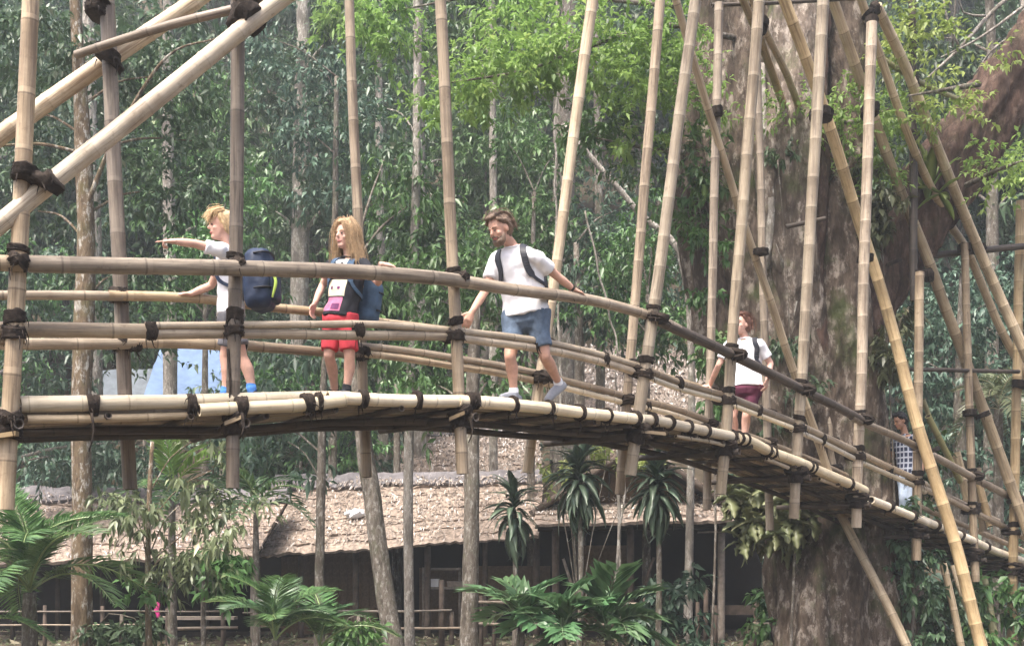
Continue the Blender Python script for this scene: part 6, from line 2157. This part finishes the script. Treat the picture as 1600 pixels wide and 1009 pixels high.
def backpack(info, label, mat, h, w, d, up_off, strap_mat, pocket=True, lime=False, over=(1, -1)):
    pos, L, f, ax, g, k = (info[a] for a in ('pos', 'L', 'f', 'ax', 'g', 'k'))
    top = pos(.93)
    c = pos(.55) - f * (.125 * g + d * .55) + ax * up_off
    root = empty('backpack', c, label, 'backpack')
    mb = MB()
    rings = []
    for t, s in ((-.5, .62), (-.47, .86), (-.38, 1.0), (-.1, 1.06), (.2, 1.0), (.38, .88), (.47, .66), (.5, .4)):
        ring = []
        for i in range(24):
            a = 2 * math.pi * i / 24
            ca, sa = math.cos(a), math.sin(a)
            q = (abs(ca) ** 3.2 + abs(sa) ** 3.2) ** (-1 / 3.2)
            ring.append(c + ax * (h * t) + L * (w * .5 * s * q * ca) - f * (d * .5 * s * q * sa))
        rings.append(ring)
    mb.quad_strip_rings(rings)
    link('bag', remesh(mb, .016, 'bag', M[mat], 3, wrinkle(.014, 8)), root)
    for tt in (-.22, .12, .36):               # webbing and zip lines round the bag
        mb = MB()
        ring = []
        s_ = {-.22: 1.06, .12: 1.04, .36: .92}[tt]
        for i in range(25):
            a = math.pi * (-.04 + 1.08 * i / 24)
            ca, sa = math.cos(a), math.sin(a)
            q = (abs(ca) ** 3.2 + abs(sa) ** 3.2) ** (-1 / 3.2)
            ring.append(c + ax * (h * (tt + .03 * math.sin(a))) + L * (w * .515 * s_ * q * ca) - f * (d * .53 * s_ * q * sa))
        mb.quad_strip_rings(tube_rings(ring, [.008] * 25, 5))
        link('webbing', mb.mesh('webbing', M['black_nylon']), root)
    if pocket:
        mb = MB()
        rings = []
        cc = c - f * (d * .5) - ax * (h * .12)
        for t, s in ((-.5, .7), (-.42, 1.0), (.1, 1.05), (.4, .92), (.5, .6)):
            rings.append([cc + ax * (h * .55 * t) + L * (w * .38 * s * math.cos(a)) - f * (d * .2 * s * math.sin(a)) for a in [2 * math.pi * i / 20 for i in range(20)]])
        mb.quad_strip_rings(rings)
        link('pocket', remesh(mb, .014, 'pocket', M[mat], 2, wrinkle(.008, 10)), root)
    bv = BVHTree.FromPolygons([v.co.copy() for v in info['shirt'].vertices], [tuple(p.vertices) for p in info['shirt'].polygons])
    for s in over:
        raw = [pos(.80) - f * .14 * g + L * s * .085 * g, pos(.99) + L * s * .095 * g - f * .03, pos(.93) + L * s * .10 * g + f * .09 * g, pos(.70) + L * s * .115 * g + f * .16 * g, pos(.48) + L * s * .15 * g + f * .11 * g, pos(.36) + L * s * .18 * g - f * .02 * g, pos(.34) + L * s * .13 * g - f * .13 * g]
        path = smooth_path(raw, .025)
        cs = []
        for p in path:
            q, nq, _, _ = bv.find_nearest(p)
            cs.append((q + nq * .013, nq))
        for _ in range(4):                     # webbing bridges the small folds
            cs = [cs[0]] + [((cs[i - 1][0] + cs[i][0] + cs[i + 1][0]) / 3, (cs[i - 1][1] + cs[i][1] + cs[i + 1][1]).normalized()) for i in range(1, len(cs) - 1)] + [cs[-1]]
        rings = []
        for i, (p, nq) in enumerate(cs):
            t = (cs[min(i + 1, len(cs) - 1)][0] - cs[max(i - 1, 0)][0])
            if t.length < 1e-5:
                continue
            t.normalize()
            sd = t.cross(nq).normalized()
            ww = .030 if i < len(cs) * .62 else .014
            rings.append([p + sd * ww - nq * .006, p + sd * ww + nq * .006, p - sd * ww + nq * .006, p - sd * ww - nq * .006])
        mb = MB()
        mb.quad_strip_rings(rings)
        link('strap', mb.mesh('strap', M[strap_mat], False), root)
    if lime:
        mb = MB()
        a = c - f * (d * .55) + L * (w * .42) + ax * .02
        limb(mb, [a, a - f * .03 - ax * .08, a - ax * .2], [.012, .014, .008], 6, .02)
        link('cord_loop', mb.mesh('cord_loop', M['lime_strap']), root)
    return root


zb = Zf(285) - .11
p1 = make_person(dict(
    label='child with blond hair in white t-shirt and grey shorts pointing left from the bridge', k=.87, hk=1.0, f=(-1, .02, 0), face=(-.93, -.37, -.03), skin='skin_pale', hair='hair_blond', style='mop',
    j=dict(head=(346, 353, 9.9), neck=(357, 386, 9.92), chest=(361, 432, 9.92), hip=(361, 492, 9.9), sh_l=(352, 394, 9.74), el_l=(306, 381, 9.62), wr_l=(272, 377, 9.52), sh_r=(354, 398, 10.08), el_r=(330, 446, 10.2), wr_r=(298, 459, zb - .02),
           kn_l=(378, 558, 9.85), an_l=(396, 600, 9.85), kn_r=(352, 558, 10.0), an_r=(352, 600, 10.0)),
    hand_l=((-1, -.15, -.03), (0, -.3, 1), (0, -.2, 1), (4, 62, 66, 70), 10), hand_r=((-1, .05, -.02), (0, -.1, 1), (0, -1, 0), (10, 12, 12, 14), 5),
    shirt=dict(mat='shirt_white', hem=-.02), shorts=dict(mat='shorts_grey', len=.72), shoe='shoe_dark', sock='sock_blue', sock_h=.22, foot_l=(-.9, -.3, 0), foot_r=(-1, 0, 0)))
backpack(p1, 'navy blue backpack with a lime cord worn by the pointing child', 'navy', .50, .32, .23, -.03, 'navy', lime=True)

zr = Zn(612) - .12
ry = float(np.interp(612, [560, 680], [424, 434]))
p2 = make_person(dict(
    label='child with long light brown hair in black printed t-shirt and red shorts on the bridge', k=.87, hk=1.03, f=(-.5, -.86, 0), face=(-.62, -.78, -.02), skin='skin_pale', hair='hair_light', style='long',
    j=dict(head=(541, 368, 10.5), neck=(546, 402, 10.52), chest=(542, 444, 10.52), hip=(532, 494, 10.5), sh_l=(567, 413, 10.42), el_l=(591, 441, 10.25), wr_l=on_rail(598, ytop, zr, .06), sh_r=(522, 413, 10.62), el_r=(504, 446, 10.7), wr_r=(492, 474, 10.6),
           kn_l=(546, 556, 10.42), an_l=(541, 600, 10.45), kn_r=(514, 556, 10.5), an_r=(524, 600, 10.75)),
    hand_l=(rail_dir(600), (-.1, -.6, .8), (0, 1, .5), (8, 10, 12, 14), 5), hand_r=((-.35, -.1, -1), (-.8, .3, 0), (-.3, -1, 0), (18, 20, 22, 24), 5),
    shirt=dict(mat='shirt_black', hem=-.03, sleeve=.62), shorts=dict(mat='shorts_red', len=.86), shoe='shoe_dark', sock='shirt_black', sock_h=.1, foot_l=(-.6, -.8, 0), foot_r=(-.6, -.8, 0), girth=1.07))
backpack(p2, 'dusty blue backpack on the back of the long haired child in red shorts', 'blue_denim_bag', .46, .34, .22, -.06, 'blue_denim_bag')

zr = Zn(900) - .12
p3 = make_person(dict(
    label='bearded adult in white t-shirt and denim shorts leaning on the handrail', k=1.02, hk=1.13, girth=1.27, f=(-.36, -.93, 0), face=(-.66, -.64, -.40), tilt=(-.15, 0, 0), skin='skin', hair='hair_brown', style='swept', beard=True,
    j=dict(head=(780, 358, 11.1), neck=(800, 384, 11.25), chest=(814, 438, 11.3), hip=(821, 492, 11.35), sh_l=(836, 402, 11.12), el_l=(870, 431, 11.3), wr_l=on_rail(897, ytop, zr, .058), sh_r=(775, 406, 11.4), el_r=(760, 452, 11.3), wr_r=(737, 488, 11.1),
           kn_l=(851, 556, 11.3), an_l=(873, 598, 11.75), kn_r=(797, 558, 11.2), an_r=(803, 610, 11.3)),
    hand_l=(rail_dir(900) - UP * .06, (-.1, -.6, .8), (0, 1, .5), (12, 14, 16, 18), 5), hand_r=((-.35, -.3, -.9), (.5, -.8, .2), (-.8, 0, -.3), (18, 20, 22, 24), 5),
    shirt=dict(mat='shirt_white', hem=.03, sleeve=.66), shorts=dict(mat='denim', len=.78), shoe='shoe_grey', sock='shirt_white', sock_h=.06, foot_l=(-.55, -.5, -.5), foot_r=(-.6, -.8, 0), grounded_l=False))
# wristwatch
w = p3['J']['wr_l']
e = p3['J']['el_l']
d = (w - e).normalized()
wt = link('wristwatch', lash_mesh(w - d * .025, d, (0, 0, 1), .032, .031, .026, 1, .006), p3['root'])
backpack(p3, 'black backpack worn by the bearded adult in white', 'black_nylon', .48, .30, .2, -.05, 'black_nylon')

zb = Zf(1098) - .11
p4 = make_person(dict(
    label='adult in white t-shirt and maroon shorts half hidden behind a post near the giant tree', k=.98, hk=1.08, f=(-.34, -.94, 0), face=(-.74, -.66, .12), skin='skin_pale', hair='hair_red', style='swept',
    j=dict(head=(1158, 507, 14.8), neck=(1164, 529, 14.85), chest=(1164, 562, 14.85), hip=(1164, 604, 14.8), sh_l=(1186, 537, 14.7), el_l=(1204, 568, 14.75), wr_l=(1199, 593, 14.6), sh_r=(1141, 537, 15.0), el_r=(1123, 570, 15.0), wr_r=on_rail(1108, ftop, zb, .04),
           kn_l=(1166, 650, 14.7), an_l=(1163, 700, 14.75), kn_r=(1145, 650, 14.8), an_r=(1149, 700, 14.9)),
    hand_l=((-.2, -.2, -1), (.8, -.4, 0), (-.3, -1, 0), (18, 20, 22, 24), 5), hand_r=(-rail_dir(1108), (-.1, -.6, .8), (0, -1, 0), (12, 14, 16, 18), 5),
    shirt=dict(mat='shirt_white', hem=-.02, sleeve=.7), shorts=dict(mat='shorts_maroon', len=.7), shoe='shoe_grey', girth=1.32, vox=.009))
backpack(p4, 'black backpack of the adult in maroon shorts beside the giant tree', 'black_nylon', .42, .28, .16, -.05, 'black_nylon')

p5 = make_person(dict(
    label='dark haired adult in blue plaid shirt and pale jeans at the bridge end', k=.98, hk=1.06, girth=1.08, f=(-.75, -.66, 0), face=(-.86, -.35, -.38), skin='skin_tan', hair='hair_black', style='short',
    j=dict(head=(1406, 657, 18.9), neck=(1414, 678, 18.95), chest=(1416, 706, 18.95), hip=(1419, 740, 18.9), sh_l=(1431, 684, 18.8), el_l=(1441, 711, 18.9), wr_l=(1441, 735, 18.8), sh_r=(1399, 684, 19.1), el_r=(1394, 712, 19.1), wr_r=(1391, 728, 18.85),
           kn_l=(1424, 776, 18.8), an_l=(1428, 812, 18.85), kn_r=(1411, 776, 18.9), an_r=(1413, 812, 18.95)),
    hand_l=((-.2, -.2, -1), (.8, -.4, 0), (-.3, -1, 0), (18, 20, 22, 24), 5), hand_r=((-.6, -.6, -.4), (-.2, -.2, 1), (.3, -1, 0), (18, 20, 22, 24), 5),
    shirt=dict(mat='plaid', hem=-.08, sleeve=.75), shorts=dict(mat='jeans_light', long=True), shoe='shoe_dark', vox=.009))

# printed panels on the black t-shirt, lying on the cloth
bv = BVHTree.FromPolygons([v.co.copy() for v in p2['shirt'].vertices], [tuple(p.vertices) for p in p2['shirt'].polygons])


def print_panel(x0, x1, y0, y1, mat, off=.003, name='shirt_print'):
    nx, ny = 10, 10
    f_ = Vector((p2['f'].x, p2['f'].y, 0)).normalized()
    vs, fs = [], []
    for j in range(ny + 1):
        for i in range(nx + 1):
            o = p2['pos'](y0 + (y1 - y0) * j / ny) + p2['L'] * (x0 + (x1 - x0) * i / nx) + f_ * .6
            h = bv.ray_cast(o, -f_)
            q = (h[0] + f_ * off) if h[0] is not None else o - f_ * .45
            vs.append(tuple(q))
    for j in range(ny):
        for i in range(nx):
            a = j * (nx + 1) + i
            fs.append((a, a + 1, a + nx + 2, a + nx + 1))
    me = bpy.data.meshes.new(name)
    me.from_pydata(vs, [], fs)
    me.materials.append(M[mat])
    return link(name, me, p2['root'])


print_panel(-.11, .07, .78, .93, 'print_white')
print_panel(-.13, .08, .32, .58, 'print_cream')
print_panel(-.13, .07, .07, .30, 'print_pink')
print_panel(-.02, .055, .10, .2, 'print_purple', .006)
for x in (-.06, .015):
    print_panel(x - .012, x + .012, .42, .47, 'print_purple', .006)
    print_panel(x - .012, x + .012, .83, .87, 'shirt_black', .006)

# ------------------------------------------------------------------ haze: the damp air under the trees
mb = MB()
mb.box((0, 50, 36.5), (135, 0, 0), (0, 72, 0), (0, 0, 40.5))
hm = bpy.data.materials.new('haze_air')
hm.use_nodes = True
for n_ in list(hm.node_tree.nodes):
    if n_.type == 'BSDF_PRINCIPLED':
        hm.node_tree.nodes.remove(n_)
pv = hm.node_tree.nodes.new('ShaderNodeVolumePrincipled')
pv.inputs['Color'].default_value = (0.86, 0.93, 1.0, 1)
pv.inputs['Density'].default_value = HAZE_DENSITY
pv.inputs['Anisotropy'].default_value = 0.2
hm.node_tree.links.new(pv.outputs[0], hm.node_tree.nodes['Material Output'].inputs['Volume'])
tag(link('haze', mb.mesh('haze', hm, False)), kind='stuff')

# repeats of a kind carry one group phrase
GROUPS = {'rail_fence': 'bamboo rail fences in front of the huts', 'person': 'people walking over the bridge', 'backpack': 'backpacks worn on the bridge', 'feather_palm': 'feathery palms at the lower left',
          'young_palm': 'young palms along the bottom', 'broad_palm': 'broad leaved palms along the bottom', 'understory_palm': 'palms under the left end of the deck', 'taro_plant': 'large leaved plants at the bottom',
          'shrub': 'shrubs round the huts and the bridge', 'hanging_vine': 'vines hanging from the trees', 'slim_tree': 'nearer trees with slim trunks', 'small_tree': 'small trees before the low hut', 'climbing_plant': 'climbers on the giant tree'}
for o in list(scene.objects):
    if o.parent is None and 'label' in o and 'group' not in o:
        g_ = GROUPS.get(o.name.split('.')[0])
        if g_:
            o['group'] = g_
